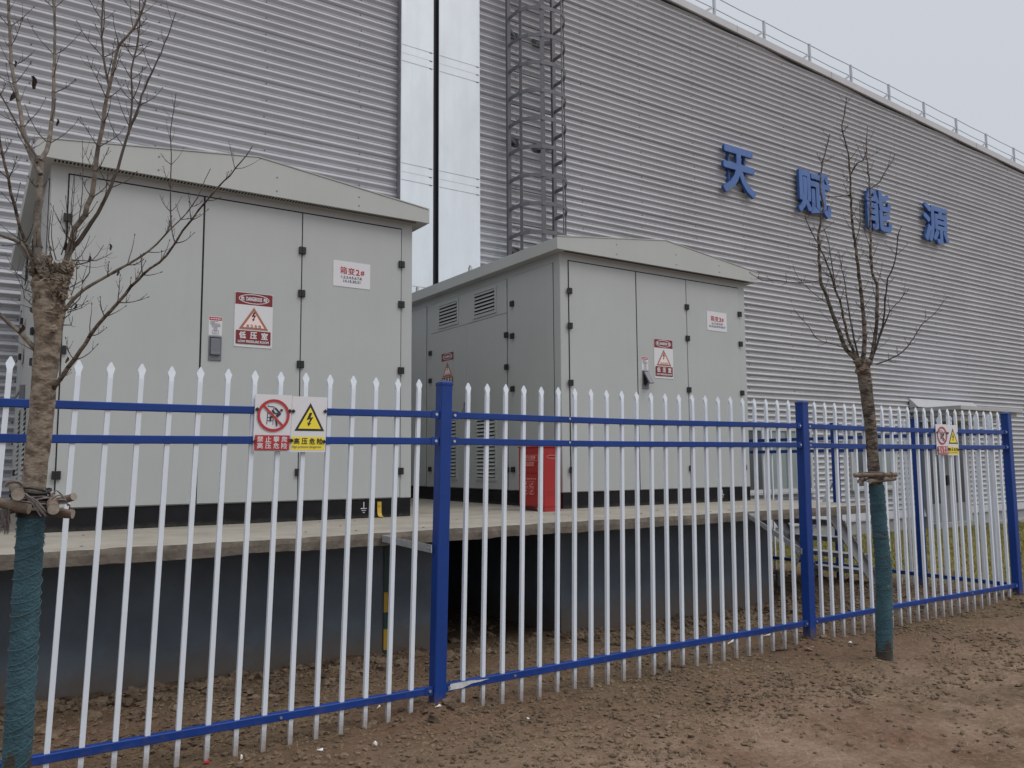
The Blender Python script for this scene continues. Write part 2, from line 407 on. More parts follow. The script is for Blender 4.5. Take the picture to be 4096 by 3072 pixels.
# ---- pixel ray of the solved photograph camera, used to lay out the trees' limbs at their own distances
def ray_at(px, py, depth):
    dcam = np.array([(px - 2048) / FPX, (py - 1536) / FPX, 1.0]) * depth
    return Vector(CAM) + Vector((RM.T @ dcam).tolist())

def lattice(seed):
    return np.random.default_rng(seed).random((64, 64))
def vnoise(x, y, s, seed):
    g = lattice(seed); x = np.asarray(x) * s; y = np.asarray(y) * s
    xi = np.floor(x).astype(int); yi = np.floor(y).astype(int); fx = x - xi; fy = y - yi
    fx = fx * fx * (3 - 2 * fx); fy = fy * fy * (3 - 2 * fy)
    a = g[xi % 64, yi % 64]; b = g[(xi + 1) % 64, yi % 64]; c_ = g[xi % 64, (yi + 1) % 64]; d_ = g[(xi + 1) % 64, (yi + 1) % 64]
    return (a * (1 - fx) + b * fx) * (1 - fy) + (c_ * (1 - fx) + d_ * fx) * fy - 0.5
def sst(a, b, x):
    t = np.clip((np.asarray(x, float) - a) / (b - a), 0, 1); return t * t * (3 - 2 * t)

YF = 4.25                    # fence centre line
SX, SY = 0.0356, 0.0210      # the fence leans a little
POSTS = [-1.05, 2.289, 5.63, 8.97]
def ground_z(X, Y):
    X = np.asarray(X, float); Y = np.asarray(Y, float)
    z = np.full(X.shape, -0.035)
    dip = sst(4.6, 6.0, Y) * (1 - sst(7.4, 8.3, X))
    z = z - dip * (0.06 + 0.06 * sst(3.2, 4.4, X))
    z = z - 0.26 * sst(6.0, 11.3, Y) * sst(9.0, 10.2, X)
    near = sst(0.2, 1.6, Y) * (1 - sst(8, 14, Y)) * (1 - sst(12, 20, X))
    z = z + near * (0.05 * vnoise(X, Y, 0.9, 1) + 0.028 * vnoise(X, Y, 3.1, 2) + 0.017 * vnoise(X, Y, 8.0, 3) + 0.010 * vnoise(X, Y, 17, 4))
    for px in POSTS[1:]:
        z = z + 0.045 * np.exp(-((X - px) ** 2 + (Y - YF) ** 2) / 0.05)
    z = z + 0.03 * np.exp(-((X - 5.443) ** 2 + (Y - 3.523) ** 2) / 0.06)
    return z

# ------------------------------------------------------------------ ground
xs = np.concatenate([np.array([-160, -80, -40, -20, -10, -6, -4, -3, -2.2]), np.arange(-1.6, 8.0, 0.035), np.arange(8.0, 12, 0.08), np.array([12.3, 13, 14, 16, 18, 20, 24, 30, 40, 60, 100, 200])])
ys = np.concatenate([np.array([-160, -80, -40, -20, -10, -5, -2, -1, 0, 0.5]), np.arange(0.9, 6.2, 0.035), np.arange(6.2, 12, 0.12), np.array([12.4, 14, 18, 30, 60, 120, 220])])
GX, GY = np.meshgrid(xs, ys, indexing='ij')
GZ = ground_z(GX, GY)
nx, ny = GX.shape
I = np.arange(nx * ny).reshape(nx, ny)
quads = np.stack([I[:-1, :-1], I[1:, :-1], I[1:, 1:], I[:-1, 1:]], -1).reshape(-1, 4)
me = bpy.data.meshes.new('ground')
me.from_pydata(np.stack([GX, GY, GZ], -1).reshape(-1, 3).tolist(), [], quads.tolist())
me.materials.append(MATS['soil']); me.polygons.foreach_set('use_smooth', [True] * len(me.polygons)); me.update()
g = bpy.data.objects.new('ground', me); COL.objects.link(g)
tag(g, 'bare brown earth in front of and behind the steel fence', 'ground', kind='structure')

# icosahedron-based lumps
PHI = (1 + 5 ** 0.5) / 2
ICO = np.array([(-1, PHI, 0), (1, PHI, 0), (-1, -PHI, 0), (1, -PHI, 0), (0, -1, PHI), (0, 1, PHI), (0, -1, -PHI), (0, 1, -PHI), (PHI, 0, -1), (PHI, 0, 1), (-PHI, 0, -1), (-PHI, 0, 1)]) / math.hypot(1, PHI)
ICF = np.array([(0, 11, 5), (0, 5, 1), (0, 1, 7), (0, 7, 10), (0, 10, 11), (1, 5, 9), (5, 11, 4), (11, 10, 2), (10, 7, 6), (7, 1, 8), (3, 9, 4), (3, 4, 2), (3, 2, 6), (3, 6, 8), (3, 8, 9), (4, 9, 5), (2, 4, 11), (6, 2, 10), (8, 6, 7), (9, 8, 1)])
def subdiv(v, fc):
    v = v.tolist(); mid = {}; out = []
    def m(a, b):
        k = (min(a, b), max(a, b))
        if k not in mid:
            q = np.array(v[a]) + np.array(v[b]); q /= np.linalg.norm(q); mid[k] = len(v); v.append(q.tolist())
        return mid[k]
    for a, b, c in fc:
        ab, bc, ca = m(a, b), m(b, c), m(c, a); out += [(a, ab, ca), (b, bc, ab), (c, ca, bc), (ab, bc, ca)]
    return np.array(v), np.array(out)
ICO2, ICF2 = subdiv(ICO, ICF)
ICO3, ICF3 = subdiv(ICO2, ICF2.tolist())
def lumps(name, X, Y, S, material, label, cat, sink=0.25, flat=(0.5, 0.85), big=False, zbase=None):
    base, fcs = (ICO2, ICF2) if big else (ICO, ICF)
    n = len(X); nv = len(base)
    Z = ground_z(X, Y) if zbase is None else np.full(n, zbase)
    sc = np.stack([S * rng.uniform(0.75, 1.35, n), S * rng.uniform(0.75, 1.25, n), S * rng.uniform(*flat, n)], -1)
    jit = rng.uniform(0.6, 1.25, (n, nv, 1))
    V = base[None] * jit * sc[:, None, :]
    a = rng.uniform(0, 6.28, n); tl = rng.uniform(-0.5, 0.5, n)
    y2 = V[..., 1] * np.cos(tl)[:, None] - V[..., 2] * np.sin(tl)[:, None]; z2 = V[..., 1] * np.sin(tl)[:, None] + V[..., 2] * np.cos(tl)[:, None]
    x3 = V[..., 0] * np.cos(a)[:, None] - y2 * np.sin(a)[:, None]; y3 = V[..., 0] * np.sin(a)[:, None] + y2 * np.cos(a)[:, None]
    W = np.stack([x3 + X[:, None], y3 + Y[:, None], z2 + (Z + sc[:, 2] * (0.6 - sink))[:, None]], -1).reshape(-1, 3)
    F = (fcs[None] + (np.arange(n) * nv)[:, None, None]).reshape(-1, 3)
    me = bpy.data.meshes.new(name); me.from_pydata(W.tolist(), [], F.tolist()); me.materials.append(MATS[material])
    me.update()
    o = bpy.data.objects.new(name, me); COL.objects.link(o)
    return tag(o, label, cat, kind='stuff')

def scatter(n, x0, x1, y0, y1, seed, thr, s=1.3):
    X = rng.uniform(x0, x1, n * 6); Y = rng.uniform(y0, y1, n * 6)
    dens = vnoise(X, Y, s, seed) + 0.5 * vnoise(X, Y, s * 3.2, seed + 1)
    k = rng.uniform(-0.35, 0.35, len(X)) + thr < dens
    return X[k][:n], Y[k][:n]
def keep_pit(X, Y):
    return ~((Y > 6.02) & (X < 7.55) & ~((X > 3.3) & (X < 4.5)))
X1, Y1 = scatter(52000, 0.0, 9.6, 1.5, 6.0, 11, -0.05)
k = (0.16 + 0.84 * sst(2.5, 3.7, Y1 + 0.25 * vnoise(X1, Y1, 1.1, 51) * 4 + 0.10 * (5.5 - X1))) > rng.random(len(X1))     # trodden smooth farther from the fence
X1, Y1 = X1[k], Y1[k]
S1 = 0.003 + 0.018 * rng.random(len(X1)) ** 5
lumps('soil_clods', X1, Y1, S1, 'clod', 'small crumbs and clods of brown earth over the bare ground', 'soil')
# broken lumps heaped against the pit walls and under the slab
Xa = rng.uniform(-0.6, 3.25, 1500); Ya = 6.08 - np.abs(rng.normal(0, 0.36, 1500))
Xb = rng.uniform(4.4, 7.7, 2200); Yb = 6.08 - np.abs(rng.normal(0, 0.36, 2200))
Xc = rng.uniform(3.2, 4.6, 220); Yc = rng.uniform(5.3, 8.3, 220)
Xd = rng.uniform(7.4, 9.0, 350); Yd = rng.uniform(4.6, 7.2, 350)
Xe = np.array([]); Ye = np.array([])
for px in POSTS[1:]:
    Xe = np.append(Xe, px + rng.normal(0, 0.15, 26)); Ye = np.append(Ye, YF - 0.03 + rng.normal(0, 0.10, 26))
X2 = np.concatenate([Xa, Xb, Xc, Xd, Xe]); Y2 = np.concatenate([Ya, Yb, Yc, Yd, Ye])
S2 = 0.006 + 0.042 * rng.random(len(X2)) ** 3.2
k = keep_pit(X2, Y2)
lumps('rubble', X2[k], Y2[k], S2[k], 'rubble', 'broken lumps of earth and stone heaped along the dark pit walls', 'rubble', big=True)

def blades(name, X, Y, Ln, wd, material, label, cat, lay, seg=2):
    n = len(X); Z = ground_z(X, Y) + 0.004
    a = rng.uniform(0, 6.28, n); tilt = rng.uniform(*lay, n)
    dx, dy, dz = np.cos(a) * np.cos(tilt), np.sin(a) * np.cos(tilt), np.sin(tilt)
    px, py = -np.sin(a) * wd, np.cos(a) * wd
    bend = rng.uniform(-0.35, 0.35, n)
    V = []
    for q in range(seg + 1):
        t = q / seg; ww = 1 - 0.6 * t
        cx = X + dx * Ln * t + px / wd * bend * Ln * t * t; cy = Y + dy * Ln * t + py / wd * bend * Ln * t * t
        cz = Z + dz * Ln * t - 0.12 * Ln * t * t * (tilt > 0.4) + 0.05 * Ln * math.sin(t * math.pi) * (tilt < 0.4)
        V.append(np.stack([cx - px * ww, cy - py * ww, cz], -1)); V.append(np.stack([cx + px * ww, cy + py * ww, cz + wd * 0.3], -1))
    V = np.stack(V, 1); nv = V.shape[1]
    F = np.array([(2 * q, 2 * q + 1, 2 * q + 3, 2 * q + 2) for q in range(seg)])
    F = (F[None] + (np.arange(n) * nv)[:, None, None]).reshape(-1, 4)
    me = bpy.data.meshes.new(name); me.from_pydata(V.reshape(-1, 3).tolist(), [], F.tolist()); me.materials.append(MATS[material]); me.update()
    o = bpy.data.objects.new(name, me); COL.objects.link(o)
    return tag(o, label, cat, kind='stuff')
X3, Y3 = scatter(9000, 0.0, 10, 1.4, 5.8, 31, -0.05, 0.9)
Xs_ = np.concatenate([rng.normal(4.95, 0.16, 70), rng.normal(5.7, 0.3, 60), rng.normal(4.2, 0.2, 40), rng.normal(2.4, 0.3, 60)]); Ys_ = np.concatenate([rng.normal(3.1, 0.12, 70), rng.normal(2.8, 0.2, 60), rng.normal(2.2, 0.1, 40), rng.normal(3.9, 0.12, 60)])
X3 = np.append(X3, Xs_); Y3 = np.append(Y3, Ys_)
blades('straw_litter', X3, Y3, rng.uniform(0.02, 0.075, len(X3)) * (1 + (rng.random(len(X3)) > 0.985) * 1.5), 0.0009, 'straw', 'thin dry straw and grass bits strewn on the brown earth', 'straw', (0.0, 0.25))
X4 = 9.15 + 21 * rng.random(70000) ** 1.4; Y4 = rng.uniform(4.6, 11.35, 70000)
dn = vnoise(X4, Y4, 0.8, 41) + 0.9 * sst(9.1, 11.0, X4) + 0.25 * sst(5, 9, Y4)
k = dn > rng.uniform(0.0, 0.9, len(X4))
X4, Y4 = X4[k], Y4[k]
blades('grass', X4, Y4, rng.uniform(0.03, 0.075, len(X4)), 0.0045, 'grass', 'short yellow green grass between the side fence and the grey building', 'grass', (0.5, 1.4))

# ------------------------------------------------------------------ factory building
YW = 11.5
def eave_z(X): return 10.908 + (11.822 - X) * 0.0503
WX0, WX1 = -14.0, 46.0
bld = thing('factory_building', (11.0, 11.5, 0), 'large factory hall clad in horizontal grey corrugated steel with a sloping gable edge', 'building')
PR = 0.125
prof = [(0.00, -0.021), (0.06, -0.0185), (0.33, 0.0165), (0.37, 0.019), (0.56, 0.0165), (0.585, 0.0225), (0.61, 0.0225), (0.64, 0.0145), (0.93, -0.0185), (0.97, -0.021)]
b = MB()
z = 12.6
A = []
while z > 0.16:
    for t, dy in prof:
        A.append((z - t * PR, dy))
    z -= PR
seams = []
pa = [(-14.0, )]
cols = [WX0, -1.0, 7.7, 16.45, 25.15, 33.9, WX1]        # sheet ends
for ci in range(len(cols) - 1):
    xa, xb = cols[ci], cols[ci + 1]
    off = 0.0018 * (ci % 2)
    va = []; vb = []
    for zz, dy in A:
        ya = YW + dy - off
        # cut the sheets along the sloping eave
        va.append((xa, ya, min(zz, eave_z(xa)))); vb.append((xb + 0.03, ya, min(zz, eave_z(xb + 0.03))))
    b.sheet(va, vb, 'wall_steel')
wall = b.build('wall_cladding', bld)
# lapped joints every six waves, a dark line under each sheet
b = MB(); zz = 12.6 - PR * 3
while zz > 0.3:
    xr = min(WX1, 11.822 + (10.908 - zz) / 0.0503) - 0.3
    if xr > WX0:
        za, zb_ = zz - 0.19 * PR, zz - 0.30 * PR
        b.add([(WX0, YW - 0.0036, za), (xr, YW - 0.0036, za), (xr, YW + 0.0106, zb_), (WX0, YW + 0.0106, zb_)], [(0, 1, 2, 3)], 'seam_grey')
    zz -= PR * 6
b.build('sheet_seam', bld)
# fixing screws
b = MB()
xc = 0.43 - 1.4635 * 6
while xc < 34:
    zz = 8.665 + 0.25 * 14
    while zz > 0.5:
        if zz < eave_z(xc) - 0.2:
            x_ = xc + random.uniform(-0.02, 0.02)
            b.disc((x_, YW + 0.0185, zz + random.uniform(-.004, .004)), (0, -1, 0), 0.0095, 'screw', 6, 0.009)
        zz -= 0.25
    xc += 1.4635
b.build('fixing_screw', bld)['kind'] = 'stuff'
# gable eave fascia with a dark strip under it painting the shaded gap
b = MB()
def slope_bar(x0, x1, y0, y1, dz0, dz1, m, bb):
    vs = []
    for x in (x0, x1):
        for y, dz in ((y0, dz0), (y1, dz0), (y1, dz1), (y0, dz1)):
            vs.append((x, y, eave_z(x) + dz))
    bb.add(vs, [(0, 1, 2, 3), (7, 6, 5, 4), (0, 4, 5, 1), (1, 5, 6, 2), (2, 6, 7, 3), (3, 7, 4, 0)], m)
slope_bar(WX0, WX1, YW - 0.075, YW + 0.25, -0.155, 0.0, 'fascia_pale', b)
slope_bar(WX0, WX1, YW - 0.025, YW + 0.1, -0.18, -0.157, 'seam_shade_dark', b)
x = WX0 + 1.1
while x < WX1:
    slope_bar(x, x + 0.006, YW - 0.0775, YW - 0.07, -0.157, 0.002, 'seam_shade_dark', b); x += 3.3
b.build('roof_fascia', bld)
b = MB(); slope_bar(WX0, WX1, YW + 0.25, YW + 46, -0.12, -0.02, 'roof_sheet', b); b.build('roof', bld)
for xw in (WX0, WX1 - 0.1):
    b = MB(); b.box(xw, xw + 0.1, YW + 0.05, YW + 46, -0.4, eave_z(xw) - 0.16, 'trim_steel'); b.build('side_wall', bld)
# foot flashing and concrete plinth
b = MB()
for x0, x1 in ((WX0, 19.85), (21.95, WX1)):
    b.add([(x0, YW - 0.03, 0.19), (x1, YW - 0.03, 0.19), (x1, YW - 0.075, 0.03), (x0, YW - 0.075, 0.03), (x1, YW - 0.075, 0.0), (x0, YW - 0.075, 0.0), (x1, YW + 0.05, 0.0), (x0, YW + 0.05, 0.0), (x1, YW + 0.05, 0.19), (x0, YW + 0.05, 0.19)],
          [(0, 1, 2, 3), (3, 2, 4, 5), (5, 4, 6, 7), (0, 9, 8, 1)], 'trim_steel')
b.build('base_flashing', bld)
b = MB()
b.box(WX0, 19.85, YW - 0.03, YW + 0.3, -0.8, -0.002, 'concrete_grey'); b.box(21.95, WX1, YW - 0.03, YW + 0.3, -0.8, -0.002, 'concrete_grey')
b.box(19.85, 21.95, YW - 0.35, YW + 0.3, -0.8, -0.17, 'concrete_grey')
b.box(21.95, WX1, YW - 0.5, YW - 0.03, -0.8, -0.22, 'concrete_grey')
b.build('concrete_plinth', bld)
# windows
def window(x0, x1, z0, z1, panes):
    b = MB(); y0, y1 = YW - 0.07, YW + 0.03; t = 0.07
    b.box(x0, x1, y0, y1, z1 - t, z1, 'window_white', 0.004); b.box(x0, x1, y0, y1, z0, z0 + t, 'window_white', 0.004)
    b.box(x0, x0 + t, y0 + 0.002, y1, z0 + t, z1 - t, 'window_white'); b.box(x1 - t, x1, y0 + 0.002, y1, z0 + t, z1 - t, 'window_white')
    n = len(panes); wdt = (x1 - x0 - 2 * t) / n
    for i in range(1, n): b.box(x0 + t + i * wdt - 0.025, x0 + t + i * wdt + 0.025, y0 + 0.005, y1, z0 + t, z1 - t, 'window_white')
    b.box(x0 - 0.05, x1 + 0.05, y0 - 0.05, y1, z0 - 0.035, z0 - 0.002, 'trim_steel')
    fr = b.build('window', bld)
    for i, pm in enumerate(panes):
        q = MB(); q.box(x0 + t + i * wdt + 0.026, x0 + t + (i + 1) * wdt - 0.026, YW - 0.04, YW - 0.03, z0 + t + 0.001, z1 - t - 0.001, pm); q.build('pane', fr)
window(12.35, 15.5, 0.73, 2.10, ['glass_dark', 'glass_dark', 'glass_pale', 'glass_pale'])
window(16.9, 18.75, 0.73, 2.10, ['glass_dark', 'glass_pale'])
# porch: stepped canopy, flashing, door below
b = MB()
b.box(19.45, 22.44, 10.22, YW - 0.02, 2.575, 2.675, 'trim_steel', 0.004)
b.box(19.56, 22.33, 10.33, YW - 0.02, 2.46, 2.572, 'trim_steel')
b.box(19.66, 22.22, 10.43, YW - 0.02, 2.33, 2.457, 'trim_steel')
b.add([(19.43, YW - 0.03, 2.925), (22.46, YW - 0.03, 2.915), (22.46, YW - 0.25, 2.70), (19.43, YW - 0.25, 2.70), (22.46, YW - 0.03, 2.68), (19.43, YW - 0.03, 2.68)], [(0, 1, 2, 3), (0, 3, 5), (1, 4, 2), (3, 2, 4, 5)], 'trim_steel')
b.build('porch_canopy', bld)
b = MB()
b.box(19.85, 19.95, YW - 0.1, YW + 0.05, -0.168, 2.325, 'door_grey'); b.box(21.85, 21.95, YW - 0.1, YW + 0.05, -0.168, 2.325, 'window_white')
b.box(19.95, 21.85, YW - 0.095, YW + 0.05, 2.24, 2.325, 'door_grey'); b.box(19.95, 21.85, YW - 0.095, YW + 0.05, 1.86, 1.93, 'door_grey')
fr = b.build('door_frame', bld)
q = MB(); q.box(19.955, 21.845, YW - 0.06, YW - 0.05, 1.935, 2.235, 'glass_dark'); q.build('transom_pane', fr)
for x0, x1 in ((19.955, 20.895), (20.905, 21.845)):
    q = MB(); q.box(x0, x1, YW - 0.075, YW - 0.03, -0.165, 1.855, 'door_grey', 0.004); q.box(x0 + 0.13, x1 - 0.13, YW - 0.079, YW - 0.07, 0.3, 1.68, 'glass_dark')
    dr = q.build('door', bld)
    hx = x1 - 0.09 if x0 < 20.5 else x0 + 0.05
    h = MB(); h.box(hx, hx + 0.05, YW - 0.12, YW - 0.076, 0.75, 1.0, 'hinge_black'); h.build('handle', dr)

# raised sign characters
def wall_letter(ch, x0, x1, z0, z1, label):
    v, fc, sz = glyphs(ch)
    q_ = 1 - 0.135 / YW; x0 *= q_; x1 *= q_; z0 = 1.4 + (z0 - 1.4) * q_; z1 = 1.4 + (z1 - 1.4) * q_
    cx, cz = (x0 + x1) / 2, (z0 + z1) / 2; sx = (x1 - x0 - 0.06) / sz[0]; sz_ = (z1 - z0 - 0.06) / sz[1]
    t = thing('sign_character', (cx, YW - 0.05, z0), label, 'wall sign', 'raised blue characters on the grey wall')
    fb = MB(); eb = MB(); nb = 12
    # boundary edges of the outline
    cnt = {}
    for p in fc:
        for i in range(len(p)):
            k = (p[i], p[(i + 1) % len(p)]); cnt[k] = cnt.get(k, 0) + 1
    edge = [k for k in cnt if (k[1], k[0]) not in cnt]
    for i in range(nb):
        a = 2 * math.pi * i / nb; ou, ov = math.cos(a) * 0.030, math.sin(a) * 0.030
        yf = YW - 0.135 - 0.0004 * i; yb = YW - 0.07
        F = [(cx + p[0] * sx + ou, yf, cz + p[1] * sz_ + ov) for p in v]
        B = [(q[0], yb, q[2]) for q in F]
        fb.add(F, fc, 'letter_blue')
        eb.add([(q[0], q[1] + 0.001, q[2]) for q in F] + B, [(p, q, len(F) + q, len(F) + p) for p, q in edge], 'letter_edge')
    fb.build('face', t); eb.build('edge_return', t)
    m = MB()
    for dx in (-0.25, 0.25): m.box(cx + dx - 0.02, cx + dx + 0.02, YW - 0.07, YW + 0.01, z0 + 0.12, z1 - 0.12, 'letter_edge')
    m.build('mounting_bar', t)
wall_letter('天', 12.99, 14.02, 7.06, 8.10, 'big raised blue character 天 on the grey corrugated wall')
wall_letter('赋', 15.46, 16.66, 7.03, 8.11, 'big raised blue character 赋 on the grey wall beyond the tree')
wall_letter('能', 18.06, 19.13, 7.06, 8.12, 'big raised blue character 能 on the grey wall beyond the tree')
wall_letter('源', 20.60, 21.80, 7.12, 8.17, 'big raised blue character 源, farthest along the grey wall')

# roof-edge guard rail
gr_ = thing('roof_guard_rail', (14.5, YW + 0.15, 10.8), 'thin galvanised guard rail with two wires along the sloping roof edge', 'guard rail')
b = MB()
k = -9
pxs = [12.93 + 1.612 * i for i in range(-9, 20)]
for X in pxs:
    q = MB(); zb = eave_z(X) + 0.0
    q.box(X - 0.025, X + 0.025, YW + 0.02, YW + 0.07, zb - 0.02, zb + 0.53, 'rail_galv')
    p = q.build('post', gr_)
    q = MB(); q.bar((X - 0.40, YW + 0.045, eave_z(X - 0.40) - 0.02), (X - 0.02, YW + 0.045, zb + 0.27), 0.03, 0.05, 'rail_galv'); q.build('brace', p)
for h in (0.515, 0.24):
    q = MB(); pts = []
    for i in range(len(pxs) - 1):
        for s in (0, 0.5):
            X = pxs[i] + s * 1.612; pts.append((X, YW + 0.045, eave_z(X) + h - (0.012 if s else 0)))
    q.tube(pts, 0.011, 5, 'rail_galv'); q.build('wire', gr_)

# pale metal ducts running up the wall
for x0, x1, lab in ((5.446, 6.03, 'narrower pale metal duct running up the grey wall beside the transformer roof'),
                    (6.125, 6.912, 'wider pale metal duct running up the grey wall beside the caged ladder')):
    t = thing('wall_duct', ((x0 + x1) / 2, YW - 0.1, 0), lab, 'duct', 'pale metal ducts on the wall')
    b = MB(); b.box(x0 + 0.004, x1, YW - 0.144, YW - 0.005, 0.2, eave_z(x1) - 0.17, 'duct_metal', 0.004); b.build('casing', t)
    b = MB(); b.box(x0 - 0.004, x0 + 0.003, YW - 0.142, YW - 0.005, 0.2, eave_z(x1) - 0.17, 'duct_side' if x0 < 6 else 'dark_gap'); b.build('dark_side', t)  # wider duct's side is near black to paint the slot's shade
    b = MB(); dz = 0.0
    for k, zc in enumerate((9.9, 7.92, 5.97, 4.02, 2.0)):
        for o_, th, dpt in ((0.14, 0.006, 0.0), (0.0, 0.003, 0.0), (-0.13, 0.006, 0.0)):
            zt = zc + o_
            b.add([(x0 + 0.01, YW - 0.1465, zt), (x1 - 0.003, YW - 0.1465, zt + 0.0), (x1 - 0.003, YW - 0.1465, zt - th), (x0 + 0.01, YW - 0.1465, zt - th)], [(0, 1, 2, 3)], 'duct_side')
            b.box(x1 - 0.075, x1 - 0.03, YW - 0.150, YW - 0.1448, zt - 0.012, zt - 0.001, 'dark_gap')
    b.build('joint_seam', t)
t = thing('duct_gap_shade', (6.08, YW - 0.05, 0), 'dark strip painting the shade in the slot between the two pale ducts', 'painted shade')  # dark strip added in the slot as painted shade
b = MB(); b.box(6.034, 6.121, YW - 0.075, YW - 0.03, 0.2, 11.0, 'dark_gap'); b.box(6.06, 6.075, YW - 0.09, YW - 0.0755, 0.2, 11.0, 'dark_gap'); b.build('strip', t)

# caged ladder
lad = thing('caged_ladder', (7.93, 11.3, 2.2), 'grey steel ladder with a hooped safety cage climbing the corrugated wall', 'ladder')
LX0, LX1, LY = 7.45, 8.41, 11.30
for X in (LX0, LX1):
    b = MB(); b.box(X - 0.035, X + 0.035, LY - 0.03, LY + 0.03, 2.2, 12.2, 'ladder_grey', 0.003); b.build('stile', lad)
zr = 2.45; proto = None
while zr < 12.0:
    if proto is None:
        b = MB(); b.tube([(LX0 + 0.03, LY, zr), (LX1 - 0.03, LY, zr)], 0.012, 6, 'ladder_grey'); proto = b.build('rung', lad); z0r = zr
    else: copy_part(proto, lad, (0, 0, zr - z0r))
    zr += 0.3
plan = [(LX0, LY), (LX0 - 0.005, 11.12), (LX0, 10.94), (7.53, 10.80), (7.70, 10.665), (7.91, 10.63), (8.12, 10.645), (8.26, 10.74), (8.385, 10.92), (LX1, 11.1), (LX1, LY)]
def hoop_mesh(zc):
    b = MB(); P = []
    for i in range(len(plan) - 1):
        for s in (0, 0.5): P.append(((plan[i][0] * (1 - s) + plan[i + 1][0] * s), (plan[i][1] * (1 - s) + plan[i + 1][1] * s)))
    P.append(plan[-1])
    n = len(P); cxy = (7.93, 11.05)
    out = []; inn = []
    for (x, y) in P:
        d = Vector((x - cxy[0], y - cxy[1])).normalized(); out.append((x + d.x * 0.004, y + d.y * 0.004)); inn.append((x - d.x * 0.006, y - d.y * 0.006))
    h = 0.032
    b.sheet([(x, y, zc - h) for x, y in out], [(x, y, zc + h) for x, y in out], 'ladder_grey'); b.sheet([(x, y, zc - h) for x, y in inn], [(x, y, zc + h) for x, y in inn], 'ladder_grey')
    b.sheet([(x, y, zc - h) for x, y in out], [(x, y, zc - h) for x, y in inn], 'ladder_grey'); b.sheet([(x, y, zc + h) for x, y in out], [(x, y, zc + h) for x, y in inn], 'ladder_grey')
    return b
proto = hoop_mesh(4.20).build('cage_hoop', lad)
for i in range(1, 17): copy_part(proto, lad, (0, 0, 0.485 * i))
for (x, y), wd in (((7.455, 10.945), 0.06), ((7.715, 10.665), 0.075), ((8.13, 10.655), 0.035), ((8.40, 10.95), 0.03)):
    b = MB(); d = Vector((x - 7.93, y - 11.05)).normalized(); a = (x - d.x * 0.012, y - d.y * 0.012)
    b.bar((a[0], a[1], 4.1), (a[0], a[1], 12.2), wd, 0.012, 'ladder_grey', up=(d.x, d.y, 0)); b.build('cage_strip', lad)
zb = 5.0
while zb < 12:
    for X, Xw in ((LX0, LX0 + 0.24), (LX1, LX1 - 0.24)):
        b = MB(); b.bar((X, LY + 0.01, zb), (Xw, YW - 0.02, zb), 0.05, 0.06, 'ladder_grey'); b.box(Xw - 0.08, Xw + 0.08, YW - 0.035, YW - 0.022, zb - 0.07, zb + 0.07, 'dark_gap'); b.build('wall_bracket', lad)
    zb += 1.95

# ------------------------------------------------------------------ concrete platform on pit walls
pf = thing('concrete_platform', (4.0, 5.5, 0.0), 'raised concrete platform on dark grey pit walls carrying both transformers', 'platform')
ZS = 0.91
b = MB(); n = 420
Xs = np.linspace(-4.5, 8.47, n)
rt = 0.006 * vnoise(Xs, Xs * 0, 2.3, 5) + 0.006 * vnoise(Xs, Xs * 0, 9, 6)
rb = 0.012 * vnoise(Xs, Xs * 0, 3, 7) + 0.018 * np.maximum(0, vnoise(Xs, Xs * 0 + 3, 12, 8) - 0.12)
ry = 0.008 * vnoise(Xs, Xs * 0 + 9, 5, 9)
top_b = [(x, 11.3, ZS) for x in Xs]; top_f = [(x, 5.52 + ry[i], ZS) for i, x in enumerate(Xs)]
r1 = [(x, 5.503 + ry[i], ZS - 0.008 + rt[i]) for i, x in enumerate(Xs)]
r2 = [(x, 5.50 + 0.5 * ry[i], 0.865) for i, x in enumerate(Xs)]
r3 = [(x, 5.507 + ry[i], 0.812 + rb[i]) for i, x in enumerate(Xs)]
bt = [(x, 11.3, 0.81) for x in Xs]; b4 = [(x, 5.56, 0.81 + rb[i] * 0.3) for i, x in enumerate(Xs)]
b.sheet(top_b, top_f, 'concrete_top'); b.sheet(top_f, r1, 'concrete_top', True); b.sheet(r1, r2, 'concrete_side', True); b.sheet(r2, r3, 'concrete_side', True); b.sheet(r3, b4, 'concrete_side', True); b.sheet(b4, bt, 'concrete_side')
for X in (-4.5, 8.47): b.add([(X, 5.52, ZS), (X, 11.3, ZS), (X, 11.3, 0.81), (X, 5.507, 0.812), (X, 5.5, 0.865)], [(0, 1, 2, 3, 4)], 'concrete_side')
b.build('slab', pf)
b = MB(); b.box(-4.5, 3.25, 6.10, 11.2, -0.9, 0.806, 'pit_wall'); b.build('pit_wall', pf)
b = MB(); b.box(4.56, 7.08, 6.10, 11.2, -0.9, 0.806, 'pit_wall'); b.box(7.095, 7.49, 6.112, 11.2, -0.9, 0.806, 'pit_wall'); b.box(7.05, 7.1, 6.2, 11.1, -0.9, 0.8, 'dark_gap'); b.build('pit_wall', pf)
# small dark flecks lying on the slab
b = MB()
for i in range(45):
    x = random.uniform(0, 8.3); y = random.uniform(5.6, 6.85); a = random.uniform(0, 3.14); l_ = random.uniform(0.005, 0.018) * (2.2 if i % 11 == 0 else 1)
    dx, dy = math.cos(a) * l_, math.sin(a) * l_
    b.add([(x - dx, y - dy, ZS + 0.003), (x + dy * 0.2, y - dx * 0.2, ZS + 0.008), (x + dx, y + dy, ZS + 0.003), (x - dy * 0.2, y + dx * 0.2, ZS + 0.004)], [(0, 1, 2, 3)], 'dry_leaf')
tag(b.build('leaf_litter', None, (0, 0, 0)), 'tiny dark leaf scraps scattered on the concrete slab', 'leaf litter', kind='stuff')

